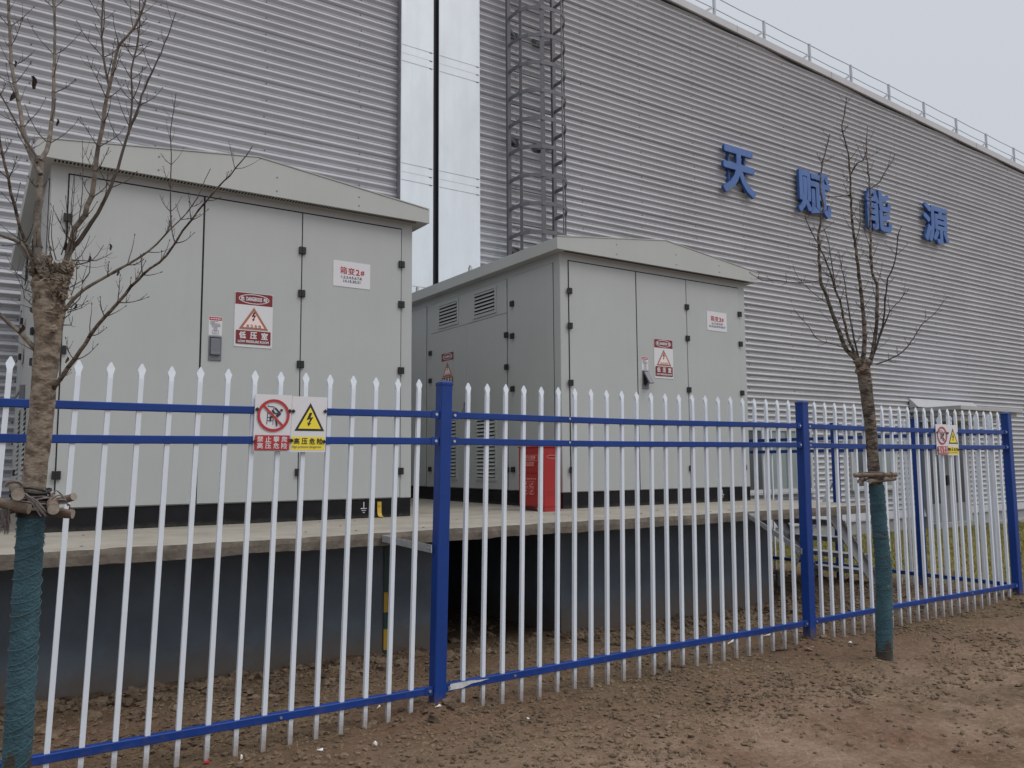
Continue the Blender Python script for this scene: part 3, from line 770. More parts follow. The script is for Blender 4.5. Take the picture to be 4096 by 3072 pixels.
# painted earthing bar on the pit wall
t = thing('earthing_bar', (2.82, 6.07, -0.1), 'flat vertical earthing bar striped yellow and green on the pit wall', 'earthing bar')
b = MB(); zz = 0.80; i = 0
lens = [0.42, 0.155, 0.13, 0.16, 0.14]
cols_ = ['strap_green', 'strap_yellow', 'strap_green', 'strap_yellow', 'strap_green']
for hgt, cm in zip(lens, cols_):
    b.box(2.80, 2.835, 6.085, 6.091, zz - hgt, zz, cm); zz -= hgt
b.build('bar', t)

# ------------------------------------------------------------------ steel stair at the platform end
st = thing('steel_stair', (8.6, 6.1, -0.05), 'open galvanised steel stair descending from the end of the concrete platform', 'stairs')
SYN, SYF = 5.76, 6.56
for Y in (SYN, SYF):
    b = MB(); b.bar((8.03, Y, 0.86), (8.94, Y, -0.10), 0.012, 0.13, 'galvanised')
    b.bar((8.03 + 0.042, Y - 0.02, 0.86 + 0.04), (8.94 + 0.042, Y - 0.02, -0.06), 0.05, 0.008, 'galvanised')
    b.build('stringer', st)
proto = None
for i in range(4):
    x, z = 8.16 + 0.205 * i, 0.715 - 0.2 * i
    if proto is None:
        b = MB(); b.box(x, x + 0.20, SYN + 0.01, SYF - 0.01, z - 0.006, z, 'galvanised'); b.box(x, x + 0.006, SYN + 0.01, SYF - 0.01, z - 0.05, z - 0.0065, 'galvanised'); b.box(x + 0.194, x + 0.2, SYN + 0.01, SYF - 0.01, z - 0.05, z - 0.0065, 'galvanised')
        proto = b.build('tread', st)
    else: copy_part(proto, st, (0.205 * i, 0, -0.2 * i))
t = thing('concrete_stub', (8.1, 6.9, -0.1), 'short grey concrete stub standing in the soil behind the stair', 'concrete stub')
b = MB(); b.tube([(8.10, 6.5, -0.2), (8.10, 6.5, 0.09), (8.10, 6.5, 0.105)], [0.05, 0.048, 0.042], 10, 'concrete_grey'); b.build('stub', t)
t = thing('concrete_footing', (8.95, 6.1, -0.1), 'rough concrete footing under the foot of the steel stair', 'footing')
b = MB(); b.box(8.78, 9.08, 5.7, 6.66, -0.3, -0.055, 'concrete_grey', 0.02); b.build('footing_block', t)

# ------------------------------------------------------------------ transformer cabinets
def hv_sign(mb, o, eu, ev, n, W, H, room, eng, dark=False):
    """danger board: dark red head with oval, triangle, room name"""
    s = Sign(mb, o, eu, ev, n)
    red = 'sign_dark_red'
    s.rect(0, W, 0, H, 'cabinet' if dark else 'white_sign')
    s.rect(0.004, W - 0.004, 0.003, 0.225 * H, red)
    s.ring(W / 2, 0.113 * H, 0.40 * W, 0.090 * H, 0.006, 'white_sign')
    k = W / 0.32
    s.text('危', 0.20 * W, 0.113 * H, 0.030 * k, 0.034 * k, 'white_sign', 0.0012)
    s.text('DANGEROUS', 0.5 * W, 0.113 * H, 0.130 * k, 0.032 * k, 'white_sign', 0.0012)
    s.text('险', 0.80 * W, 0.113 * H, 0.030 * k, 0.034 * k, 'white_sign', 0.0012)
    s.tri(0.5 * W, 0.265 * H, 0.675 * H, 0.385 * W, 0.017 * k, 'sign_brown', 'sign_pink')
    s.bolt(0.49 * W, 0.44 * H, 0.040 * k, 'sign_ink')
    for i, c in enumerate('高压危险'): s.text(c, (0.345 + 0.105 * i) * W, 0.612 * H, 0.022 * k, 0.024 * k, 'sign_ink', 0.0002)
    s.rect(0.045 * W, 0.95 * W, 0.70 * H, 0.945 * H, red)
    m = len(room)
    for i, c in enumerate(room): s.text(c, (0.5 + (i - (m - 1) / 2) * (0.86 / m)) * W, 0.785 * H, 0.054 * k * (3 / max(3, m)), 0.056 * k, 'white_sign', 0.002)
    s.text(eng, 0.5 * W, 0.90 * H, 0.255 * k, 0.020 * k, 'white_sign', 0.0009)
    for u in (0.035, 0.965):
        for v in (0.015, 0.98): s.ell(u * W, v * H, 0.004, 0.004, 'bolt_steel', 8)

def instr_label(mb, o, eu, ev, n, W, H):
    s = Sign(mb, o, eu, ev, n)
    s.rect(0, W, 0, H, 'white_sign'); s.rect(0.03 * W, 0.97 * W, 0.03 * H, 0.21 * H, 'sign_red')
    for i in range(6): s.rect((0.13 + 0.13 * i) * W, (0.22 + 0.13 * i) * W, 0.09 * H, 0.15 * H, 'white_sign')
    for i, (a, c) in enumerate(((0.1, 0.7), (0.1, 0.45), (0.1, 0.85), (0.18, 0.88), (0.2, 0.88), (0.25, 0.65))):
        s.rect(a * W, c * W, (0.255 + 0.062 * i) * H, (0.275 + 0.062 * i) * H, 'sign_grey')
    s.frame(0.38 * W, 0.64 * W, 0.63 * H, 0.73 * H, 0.0025, 'sign_grey')
    s.frame(0.27 * W, 0.74 * W, 0.74 * H, 0.94 * H, 0.0025, 'sign_grey'); s.ring(0.5 * W, 0.84 * H, 0.10 * W, 0.05 * H, 0.002, 'sign_grey', 14)

def hinge(par, x, y, z, face, wd=0.060, ht=0.064):
    b = MB()
    if face == 'front':
        b.box(x - wd / 2, x - 0.003, y - 0.022, y, z - ht / 2, z + ht / 2, 'hinge_black', 0.003); b.box(x + 0.003, x + wd / 2, y - 0.022, y, z - ht / 2, z + ht / 2, 'hinge_black', 0.003)
        b.tube([(x, y - 0.02, z - ht * 0.46), (x, y - 0.02, z + ht * 0.46)], 0.008, 8, 'hinge_black')
    else:
        b.box(x - 0.022, x, y - wd / 2, y - 0.003, z - ht / 2, z + ht / 2, 'hinge_black', 0.003); b.box(x - 0.022, x, y + 0.003, y + wd / 2, z - ht / 2, z + ht / 2, 'hinge_black', 0.003)
        b.tube([(x - 0.02, y, z - ht * 0.46), (x - 0.02, y, z + ht * 0.46)], 0.008, 8, 'hinge_black')
    return b.build('hinge', par)

def louvre(par, X, ya, yb, z0, z1, nsl, name='louvre_vent'):
    b = MB(); t = 0.035
    b.box(X - 0.012, X, ya - t, yb + t, z1, z1 + t, 'cabinet'); b.box(X - 0.012, X, ya - t, yb + t, z0 - t, z0, 'cabinet')
    b.box(X - 0.012, X, ya - t, ya, z0, z1, 'cabinet'); b.box(X - 0.012, X, yb, yb + t, z0, z1, 'cabinet')
    b.box(X - 0.002, X - 0.0005, ya, yb, z0, z1, 'gasket')
    p = (z1 - z0) / nsl
    for i in range(nsl):
        zz = z0 + p * i
        b.add([(X - 0.003, ya, zz + p * 0.92), (X - 0.003, yb, zz + p * 0.92), (X - 0.020, yb, zz + p * 0.30), (X - 0.020, ya, zz + p * 0.30), (X - 0.020, yb, zz + p * 0.22), (X - 0.020, ya, zz + p * 0.22)], [(0, 1, 2, 3), (3, 2, 4, 5)], 'cabinet')
    return b.build(name, par)

def cabinet_unit(p):
    x0, x1, yf, yb, zt = p['x0'], p['x1'], 6.95, p['yb'], p['zt']
    zb = 1.08
    T = thing('transformer_cabinet', ((x0 + x1) / 2, yf, ZS), p['label'], 'transformer', 'box transformers on the concrete platform')
    b = MB(); b.box(x0, x1, yf, yb, zb, zt + 0.02, 'cabinet', 0.006); b.build('body', T)
    b = MB(); b.box(x0 + 0.004, x1 - 0.004, yf + 0.003, yb - 0.004, ZS + 0.001, zb - 0.001, 'plinth_black', 0.004); base = b.build('base', T)
    # earth mark and strap on the base
    b = MB(); s = Sign(b, (p['earth'] - 0.03, yf + 0.003, 1.055), (1, 0, 0), (0, 0, -1), (0, -1, 0))
    s.rect(0.027, 0.034, 0, 0.055, 'white_paint'); s.rect(0.0, 0.06, 0.055, 0.062, 'white_paint'); s.rect(0.01, 0.05, 0.073, 0.080, 'white_paint'); s.rect(0.02, 0.04, 0.091, 0.098, 'white_paint')
    b.build('earth_mark', base)
    xs_ = p['strap']; b = MB(); cm = p['strapm']
    A_ = [(xs_ - 0.02, yf - 0.002, 1.05), (xs_ - 0.02, yf - 0.004, 0.95), (xs_ - 0.02, yf - 0.02, 0.923), (xs_ - 0.02, yf - 0.06, 0.915)]
    b.sheet(A_, [(q[0] + 0.04, q[1], q[2]) for q in A_], cm, True); b.sheet([(q[0], q[1] - 0.004, q[2] + 0.003) for q in A_], [(q[0] + 0.04, q[1] - 0.004, q[2] + 0.003) for q in A_], cm, True)
    b.disc((xs_, yf - 0.006, 1.02), (0, -1, 0), 0.009, cm, 8, 0.006); b.build('earthing_strap', base)
    # front doors with black gaskets between them
    dx = p['doors']; ztd = p['ztd']; g = 0.008
    b = MB()
    b.box(dx[0] - g, dx[3] + g, yf - 0.003, yf - 0.0005, zb + 0.006, ztd + 0.013, 'gasket'); b.build('door_gasket', T)
    D = []
    for i in range(3):
        b = MB(); gl = 0.0045 if i != 1 else 0.007; gr2 = 0.0045 if i != 0 else 0.007
        b.box(dx[i] + (gl if i else 0.001), dx[i + 1] - (gr2 if i < 2 else 0.001), yf - 0.012, yf - 0.0035, zb + 0.008, ztd, 'cabinet', 0.002); D.append(b.build('door', T))
    for zz in p['hz']:
        hinge(D[0], dx[0], yf - 0.012, zz, 'front'); hinge(D[1], dx[2], yf - 0.012, zz, 'front'); hinge(D[2], dx[3], yf - 0.012, zz, 'front')
    # latch handle and its label on the middle door
    hx0, hx1, hz0, hz1 = p['handle']
    yd = yf - 0.012
    b = MB(); b.box(hx0, hx1, yd - 0.010, yd, hz0, hz1, 'handle_grey', 0.003); b.box(hx0 + 0.010, hx1 - 0.010, yd - 0.013, yd - 0.0095, hz0 + 0.045, hz1 - 0.012, 'gasket')
    if not p['open']:
        b.box(hx0 + 0.012, hx1 - 0.013, yd - 0.026, yd - 0.012, hz0 + 0.055, hz1 - 0.022, 'handle_grey', 0.004); b.box(hx0 + 0.012, hx1 - 0.014, yd - 0.033, yd - 0.012, hz0 + 0.046, hz0 + 0.068, 'handle_grey', 0.003)
    else:
        b.bar(((hx0 + hx1) / 2, yd - 0.016, hz1 - 0.02), ((hx0 + hx1) / 2 + 0.01, yd - 0.095, hz0 + 0.06), hx1 - hx0 - 0.03, 0.018, 'handle_grey', up=(0, -1, 0)); b.bar(((hx0 + hx1) / 2, yd - 0.01, hz0 + 0.03), ((hx0 + hx1) / 2, yd - 0.07, hz0 + 0.075), 0.02, 0.012, 'handle_grey', up=(0, -1, 0))
    b.build('handle', D[1])
    a = p['instr']; b = MB(); instr_label(b, (a[0], yd, a[3]), (1, 0, 0), (0, 0, -1), (0, -1, 0), a[1] - a[0], a[3] - a[2]); b.build('instruction_label', D[1])
    a = p['sign']; b = MB(); b.box(a[0], a[1], yd - 0.003, yd, a[2], a[3], 'white_sign')
    hv_sign(b, (a[0], yd - 0.003, a[3]), (1, 0, 0), (0, 0, -1), (0, -1, 0), a[1] - a[0], a[3] - a[2], '低压室', 'LOW PRESSURE ROOM'); b.build('danger_sign', D[1])
    a = p['plate']; W, H = a[1] - a[0], a[3] - a[2]; b = MB(); b.box(a[0], a[1], yd - 0.004, yd, a[2], a[3], 'white_sign', 0.001)
    s = Sign(b, (a[0], yd - 0.004, a[3]), (1, 0, 0), (0, 0, -1), (0, -1, 0))
    s.text('箱', 0.275 * W, 0.36 * H, 0.066 * W / 0.36, 0.066, 'plate_ink', 0.0011); s.text('变', 0.485 * W, 0.37 * H, 0.066 * W / 0.36, 0.063, 'plate_ink', 0.0011)
    s.text(p['num'], 0.655 * W, 0.385 * H, 0.036 * W / 0.36, 0.052, 'plate_ink', 0.0018); s.text('#', 0.785 * W, 0.39 * H, 0.036 * W / 0.36, 0.046, 'plate_ink', 0.0011)
    for i, (tx, wd_) in enumerate(p['lines']): s.text(tx, 0.5 * W, (0.615 + 0.15 * i) * H, wd_ * W, 0.023, 'sign_grey', 0.0009)
    b.build('number_plate', D[2])
    # side facing the camera side (-X)
    Y0 = yf; k = p['ky']
    def yy(v): return Y0 + (v - 6.95) * k
    b = MB()
    X = x0
    for a_, c_, z0_, z1_ in ((7.073, 7.86, zb + 0.008, ztd - 0.01), (7.993, 8.931, zb + 0.008, 3.160), (8.934, 9.893, zb + 0.008, 3.160), (7.993, 9.893, 3.166, ztd - 0.01)):
        pass
    side = []
    spec = [('side_door', 7.073, 7.858, zb + 0.008, ztd - 0.01), ('side_door', 7.993, 8.931, zb + 0.008, 3.158), ('side_door', 8.935, 9.893, zb + 0.008, 3.158), ('vent_panel', 7.993, 9.893, 3.163, ztd - 0.01), ('side_door', 10.03, 10.72, zb + 0.008, ztd - 0.01)]
    b.box(X - 0.002, X - 0.0005, yy(7.068), yy(7.863), zb + 0.004, ztd - 0.006, 'gasket'); b.box(X - 0.002, X - 0.0005, yy(7.988), yy(9.897), zb + 0.004, ztd - 0.006, 'gasket'); b.box(X - 0.002, X - 0.0005, yy(10.026), yy(10.724), zb + 0.004, ztd - 0.006, 'gasket')
    b.build('side_gasket', T)
    for nm, a_, c_, z0_, z1_ in spec:
        q = MB(); q.box(X - 0.010, X - 0.0025, yy(a_), yy(c_), z0_, z1_, 'cabinet', 0.002); side.append(q.build(nm, T))
    hs_ = p['hz']
    for zz in hs_: hinge(side[0], X - 0.010, yy(7.862), zz, 'side', 0.07)
    for zz in (hs_[1] + 0.03, hs_[1] - 0.35, hs_[3]):
        hinge(side[1], X - 0.010, yy(7.99), zz, 'side', 0.07); hinge(side[2], X - 0.010, yy(9.897), zz, 'side', 0.07)
    louvre(side[3], X - 0.010, yy(9.16), yy(9.64), 3.235, 3.505, 6); louvre(side[3], X - 0.010, yy(8.245), yy(8.715), 3.235, 3.505, 6)
    louvre(side[1], X - 0.010, yy(8.25), yy(8.66), 1.22, 1.95, 16); louvre(side[2], X - 0.010, yy(9.19), yy(9.61), 1.22, 1.95, 16)
    b = MB(); b.box(X - 0.055, X - 0.010, yy(8.86), yy(8.93), 1.98, 2.16, 'handle_grey', 0.004); b.bar((X - 0.02, yy(8.895), 2.15), (X - 0.09, yy(8.88), 2.03), 0.05, 0.016, 'handle_grey'); b.build('handle', side[1])
    b = MB(); b.box(X - 0.0125, X - 0.010, yy(9.255), yy(9.585), 2.385, 2.85, 'cabinet')
    hv_sign(b, (X - 0.0125, yy(9.585), 2.85), (0, -1, 0), (0, 0, -1), (-1, 0, 0), yy(9.585) - yy(9.255), 0.465, '变压器室', 'TRANSFORMER ROOM', True); b.build('danger_sign', side[2])
    # gable roof with overhang
    ov = 0.12; xr0, xr1 = x0 - ov, x1 + ov; yr0, yr1 = yf - 0.12, yb + 0.12; ze, zr_ = zt + 0.13, zt + 0.315; xm = (xr0 + xr1) / 2
    b = MB(); c = 0.006
    pf_ = [(xr0, zt), (xr1, zt), (xr1, ze), (xm, zr_), (xr0, ze)]
    vs = [(x, yr0, z) for x, z in pf_] + [(x, yr1, z) for x, z in pf_]
    b.add(vs, [(0, 1, 2, 3, 4), (9, 8, 7, 6, 5), (1, 6, 7, 2), (2, 7, 8, 3), (3, 8, 9, 4), (4, 9, 5, 0), (0, 5, 6, 1)], 'cabinet_roof')
    # folded lip along the gable edges
    for (xa, za), (xb_, zb_) in (((xr0, ze), (xm, zr_)), ((xm, zr_), (xr1, ze))):
        b.add([(xa, yr0 - 0.006, za + 0.002), (xb_, yr0 - 0.006, zb_ + 0.002), (xb_, yr0 - 0.006, zb_ + 0.012), (xa, yr0 - 0.006, za + 0.012), (xa, yr0 + 0.05, za + 0.012), (xb_, yr0 + 0.05, zb_ + 0.012)], [(0, 1, 2, 3), (3, 2, 5, 4)], 'cabinet_roof')
    roof = b.build('roof', T)
    b = MB(); n_ = 118; w_ = (xr1 - xr0 - 0.24) / n_
    for i in range(n_):
        xa = xr0 + 0.13 + i * w_
        b.box(xa, xa + w_ * 0.52, yf - 0.095, yf - 0.045, zt - 0.0025, zt + 0.0005, 'gasket')
    b.build('soffit_slot', roof)
    b = MB()
    for fx, fz in ((0.26, 0.05), (0.26, 0.16), (0.55, 0.05), (0.55, 0.17), (0.78, 0.05), (0.78, 0.13)):
        b.disc((xr0 + fx * (xr1 - xr0), yr0, zt + fz), (0, -1, 0), 0.007, 'handle_grey', 8, 0.003)
    b.build('roof_screw', roof)
    for yl in (yr0 + 1.9, yr1 - 0.8):
        b = MB(); b.tube([(xr0 + 0.05, yl - 0.03, ze), (xr0 + 0.05, yl - 0.03, ze + 0.06), (xr0 + 0.05, yl, ze + 0.085), (xr0 + 0.05, yl + 0.03, ze + 0.06), (xr0 + 0.05, yl + 0.03, ze)], 0.011, 6, 'cabinet_roof'); b.build('lifting_eye', roof)
    return T

cabinet_unit(dict(x0=0.425, x1=3.465, yb=11.02, zt=3.69, ky=1.03, doors=(0.547, 1.541, 2.378, 3.343), ztd=3.617, hz=(3.277, 2.892, 2.264, 1.328), open=False,
    label='big grey box transformer numbered 2# with gabled roof, behind the two-part fence sign', earth=2.994, strap=3.143, strapm='strap_yellow',
    handle=(1.604, 1.707, 2.252, 2.457), instr=(1.602, 1.708, 2.464, 2.62), sign=(1.806, 2.128, 2.384, 2.849), plate=(2.667, 3.026, 2.998, 3.234), num='2', lines=(('1.2.3.4.5.6.7.8.', 0.56), ('14.15.30.31', 0.45))))
cabinet_unit(dict(x0=5.233, x1=8.17, yb=10.87, zt=3.66, ky=1.0, doors=(5.347, 6.315, 7.119, 8.05), ztd=3.578, hz=(3.247, 2.866, 2.247, 1.318), open=True,
    label='grey box transformer numbered 3# with louvred side, beside the red extinguisher box', earth=7.66, strap=7.80, strapm='gasket',
    handle=(6.380, 6.478, 2.228, 2.440), instr=(6.380, 6.476, 2.444, 2.598), sign=(6.571, 6.872, 2.363, 2.822), plate=(7.464, 7.812, 2.996, 3.234), num='3', lines=(('16.17.18.19.20', 0.55), ('21.22.23.24.25.26.27', 0.82))))

# ------------------------------------------------------------------ fire extinguisher box
fx = thing('extinguisher_box', (4.87, 6.86, ZS), 'red metal fire extinguisher box with white print beside the 3# transformer', 'extinguisher box')
b = MB(); b.box(4.787, 4.995, 6.662, 7.10, ZS + 0.045, 1.548, 'red_box', 0.004); body = b.build('body', fx)
b = MB()
for y in (6.664, 7.07): b.box(4.79, 4.99, y, y + 0.028, ZS + 0.001, ZS + 0.044, 'red_box')
b.build('foot', fx)
b = MB(); b.box(4.774, 5.008, 6.65, 7.115, 1.549, 1.566, 'red_box', 0.003); b.build('lid', fx)
for z0, z1 in ((ZS + 0.05, 1.285), (1.293, 1.545)):
    b = MB(); b.box(4.778, 4.7865, 6.668, 7.094, z0, z1, 'red_box', 0.002); fp = b.build('front_flap', fx)
    q = MB(); s = Sign(q, (4.778, 7.094, z1), (0, -1, 0), (0, 0, -1), (-1, 0, 0)); W = 0.426
    if z1 > 1.4:
        s.frame(0.10, W - 0.085, 0.07, 0.13, 0.0035, 'red_print')
        for i, c_ in enumerate('灭火器箱'): s.text(c_, 0.145 + 0.046 * i, 0.094, 0.036, 0.030, 'red_print', 0.0016)
        for i in range(12): s.rect(0.125 + 0.0145 * i, 0.136 + 0.0145 * i, 0.116, 0.123, 'red_print')
        for j in range(3):
            for i in range(10): s.rect(0.125 + 0.017 * i, 0.137 + 0.017 * i, 0.142 + 0.015 * j, 0.152 + 0.015 * j, 'red_print')
    else:
        for i, c_ in enumerate('灭火器使用方法'): s.text(c_, 0.10 + 0.033 * i, 0.052, 0.024, 0.018, 'red_print', 0.0006)
        for a in (0.09, 0.20):
            for v0 in (0.075, 0.145):
                s.frame(a, a + 0.085, v0, v0 + 0.055, 0.003, 'red_print'); s.line((a + 0.015, v0 + 0.045), (a + 0.06, v0 + 0.012), 0.008, 'red_print'); s.ell(a + 0.05, v0 + 0.03, 0.010, 0.008, 'red_print', 10); s.rect(a + 0.005, a + 0.08, v0 + 0.058, v0 + 0.063, 'red_print')
    q.build('print', fp)
b = MB(); s = Sign(b, (4.79, 6.662, 1.54), (1, 0, 0), (0, 0, -1), (0, -1, 0))
s.ell(0.100, 0.085, 0.062, 0.014, 'sign_dark_red', 24)
b.build('carry_slot', fx)
b = MB(); s.mb = b
s.ring(0.100, 0.085, 0.066, 0.017, 0.004, 'red_print', 26)
b.build('slot_rim', fx)
b = MB(); s.mb = b
for vv, ul, ur in ((0.052, 0.01, 0.06), (0.052, 0.10, 0.16), (0.036, 0.10, 0.165), (0.032, 0.03, 0.06), (0.44, 0.01, 0.165), (0.47, 0.01, 0.165)):
    s.rect(ul, ur, vv, vv + 0.002, 'sign_dark_red')
b.build('panel_crease', fx)

# ------------------------------------------------------------------ steel picket fences
def sh(x, y, z): return (x + SX * z, y + SY * z, z)
def picket_mesh(zb_, zt_, org, lean=True, axis='x', paint='white_paint'):
    b = MB(); h = 0.0113
    secs = [(zb_, h, h), (zt_ - 0.075, h, h), (zt_ - 0.060, h * 0.95, h * 0.85), (zt_ - 0.031, 0.0185, 0.0055), (zt_, 0.0035, 0.002)]
    V = []
    for z, a, c in secs:
        for sx, sy in ((-1, -1), (1, -1), (1, 1), (-1, 1)):
            x, y = (sx * a, sy * c) if axis == 'x' else (sx * c, sy * a)
            V.append(sh(org[0] + x, org[1] + y, z) if lean else (org[0] + x, org[1] + y, z))
    F = []
    for i in range(len(secs) - 1):
        for k in range(4): F.append((4 * i + k, 4 * i + (k + 1) % 4, 4 * i + 4 + (k + 1) % 4, 4 * i + 4 + k))
    F.append([len(V) - 4 + i for i in range(4)])
    b.add(V, F, paint)
    return b

fen = thing('picket_fence', (4.0, YF, 0.0), 'long steel fence of white pointed pickets on blue rails in front of the transformers', 'fence')
def lean_box(b, x0, x1, y0, y1, z0, z1, m, c=0.0):
    q = MB(); q.box(x0, x1, y0, y1, z0, z1, m, c)
    q.v = [sh(*p) for p in q.v]; b.add(q.v, q.f, m)
proto = None
for X in POSTS:
    if proto is None:
        b = MB(); lean_box(b, X - 0.038, X + 0.038, YF - 0.038, YF + 0.038, -0.5, 1.876, 'blue_paint', 0.005)
        post = b.build('post', fen)
        b = MB(); lean_box(b, X - 0.0405, X + 0.0405, YF - 0.0405, YF + 0.0405, 1.858, 1.879, 'blue_paint', 0.004)
        V = [sh(X + a * 0.038, YF + c * 0.038, 1.879) for a, c in ((-1, -1), (1, -1), (1, 1), (-1, 1))] + [sh(X, YF, 1.893)]
        b.add(V, [(0, 1, 4), (1, 2, 4), (2, 3, 4), (3, 0, 4)], 'blue_paint'); cap = b.build('post_cap', post)
        proto = (post, cap)
    else:
        c = copy_part(proto[0], fen, (X - POSTS[0], 0, 0)); copy_part(proto[1], c)
RAILS = [[(1.666, 1.704), (1.509, 1.548), (0.100, 0.139)], [(1.663, 1.702), (1.508, 1.547), (0.100, 0.142)], [(1.660, 1.700), (1.505, 1.545), (0.105, 0.145)]]
pk0 = None
for i in range(3):
    xa, xb = POSTS[i] + 0.040, POSTS[i + 1] - 0.040
    rails = []
    for j, (z0, z1) in enumerate(RAILS[i]):
        b = MB(); nseg = 24
        def sag(t): return -0.006 * math.sin(math.pi * t) * (1 if j < 2 else -0.4) + 0.0012 * math.sin(9 * t + i + j)
        V = []
        for s_ in range(nseg + 1):
            t = s_ / nseg; x = xa + (xb - xa) * t; dz = sag(t)
            for y, z in ((YF - 0.020, z0 + 0.003), (YF - 0.017, z0), (YF + 0.017, z0), (YF + 0.02, z0 + 0.003), (YF + 0.02, z1 - 0.003), (YF + 0.017, z1), (YF - 0.017, z1), (YF - 0.020, z1 - 0.003)):
                V.append(sh(x, y, z + dz))
        F = [(8 * s_ + k, 8 * s_ + (k + 1) % 8, 8 * s_ + 8 + (k + 1) % 8, 8 * s_ + 8 + k) for s_ in range(nseg) for k in range(8)]
        F += [tuple(range(8)), tuple(range(8 * nseg, 8 * nseg + 8))]
        b.add(V, F, 'blue_paint')
        rl = b.build('rail', fen); rails.append(rl)
        zm = (z0 + z1) / 2
        for xq in (xa, xb):
            q = MB(); sgn = 1 if xq == xa else -1
            lean_box(q, min(xq, xq + sgn * 0.05), max(xq, xq + sgn * 0.05), YF - 0.0245, YF - 0.0205, z0 - 0.004, z1 + 0.004, 'blue_paint', 0.001); q.build('end_bracket', rl)
            q = MB(); q.disc(sh(xq + sgn * 0.022, YF - 0.0245, zm), (0, -1, 0), 0.0085, 'bolt_steel', 10, 0.006); q.build('bolt', rl)
        q = MB(); q.disc(sh(xa + 6.5 * 0.1366 if j < 2 else xa + 3.5 * 0.1366 * (1 if i == 1 else 5), YF - 0.0202, zm), (0, -1, 0), 0.0075, 'bolt_steel', 10, 0.005); q.build('bolt', rl)
    for k in range(23):
        x = POSTS[i] + 0.165 + 0.1366 * k
        if pk0 is None:
            pk0 = picket_mesh(-0.042, 1.888, (x, YF)).build('picket', fen); xk0 = x
        else:
            copy_part(pk0, fen, (x - xk0, 0, random.uniform(-0.003, 0.003)))
# bare scraped patch on the bottom rail beside a post
b = MB()
P = [(2.345, 0.106), (2.36, 0.140), (2.50, 0.139), (2.545, 0.135), (2.62, 0.132), (2.56, 0.124), (2.50, 0.122), (2.44, 0.106)]
b.add([sh(x, YF - 0.0255, z) for x, z in P], [list(range(len(P)))], 'bare_patch')
b.build('scraped_patch', fen)
# flat galvanised ties back to the slab
for a, c in (((2.50, 2.56, 5.494, 0.862), (2.262, YF + 0.02, 0.905)), ((6.40, 6.46, 5.494, 0.862), (5.602, YF + 0.02, 0.675))):
    b = MB(); b.box(a[0] + 0.01, a[1] + 0.06, a[2] - 0.006, a[2], a[3] - 0.024, a[3] + 0.024, 'galvanised')
    b.disc((a[1] + 0.02, a[2] - 0.006, a[3]), (0, -1, 0), 0.011, 'bolt_steel', 8, 0.008)
    b.bar((a[0] + 0.015, a[2] - 0.003, a[3]), c, 0.005, 0.046, 'galvanised', up=(0, 0, 1))
    b.disc((c[0] - 0.006, c[1] + 0.03, c[2]), (-1, -0.3, 0), 0.008, 'bolt_steel', 8, 0.008)
    b.build('tie_bar', fen)

# side fence running back from the corner post, with the gap for the stair
sf = thing('side_fence', (8.97, 6.5, 0.0), 'shorter white picket fence with blue posts running back from the corner post', 'fence')
XF = 8.985
p0 = None
SP = [5.25, 6.30, 9.64]
for Y in SP:
    if p0 is None:
        b = MB(); b.box(XF - 0.036, XF + 0.036, Y - 0.036, Y + 0.036, -0.5, 1.862, 'blue_paint', 0.005); p0 = b.build('post', sf)
        b = MB(); b.box(XF - 0.039, XF + 0.039, Y - 0.039, Y + 0.039, 1.846, 1.868, 'blue_paint', 0.003); c0 = b.build('post_cap', p0)
    else:
        c = copy_part(p0, sf, (0, Y - SP[0], 0)); copy_part(c0, c)
pk = None
for ya, yb in ((YF + 0.06, 5.25), (5.25, 6.30), (6.30, 9.64), (9.64, 11.35)):
    for z0, z1 in ((1.655, 1.695), (1.50, 1.54), (0.10, 0.14)):
        b = MB(); b.box(XF - 0.018, XF + 0.018, ya + 0.037, yb - 0.037, z0, z1, 'blue_paint', 0.002); b.build('rail', sf)
    n_ = int(round((yb - ya) / 0.139)) - 1
    for k in range(n_):
        y = ya + (k + 1) * (yb - ya) / (n_ + 1)
        if pk is None:
            pk = picket_mesh(-0.05, 1.876, (XF, y), False, 'y').build('picket', sf); y0k = y
        else: copy_part(pk, sf, (0, y - y0k, random.uniform(-0.004, 0.004)))
b = MB(); b.bar((XF - 0.03, 6.34, 1.14), (XF - 0.03, 6.62, 0.60), 0.03, 0.03, 'white_paint'); b.bar((XF - 0.03, 6.62, 0.60), (XF - 0.03, 7.0, -0.05), 0.03, 0.03, 'white_paint'); b.build('diagonal_brace', sf)

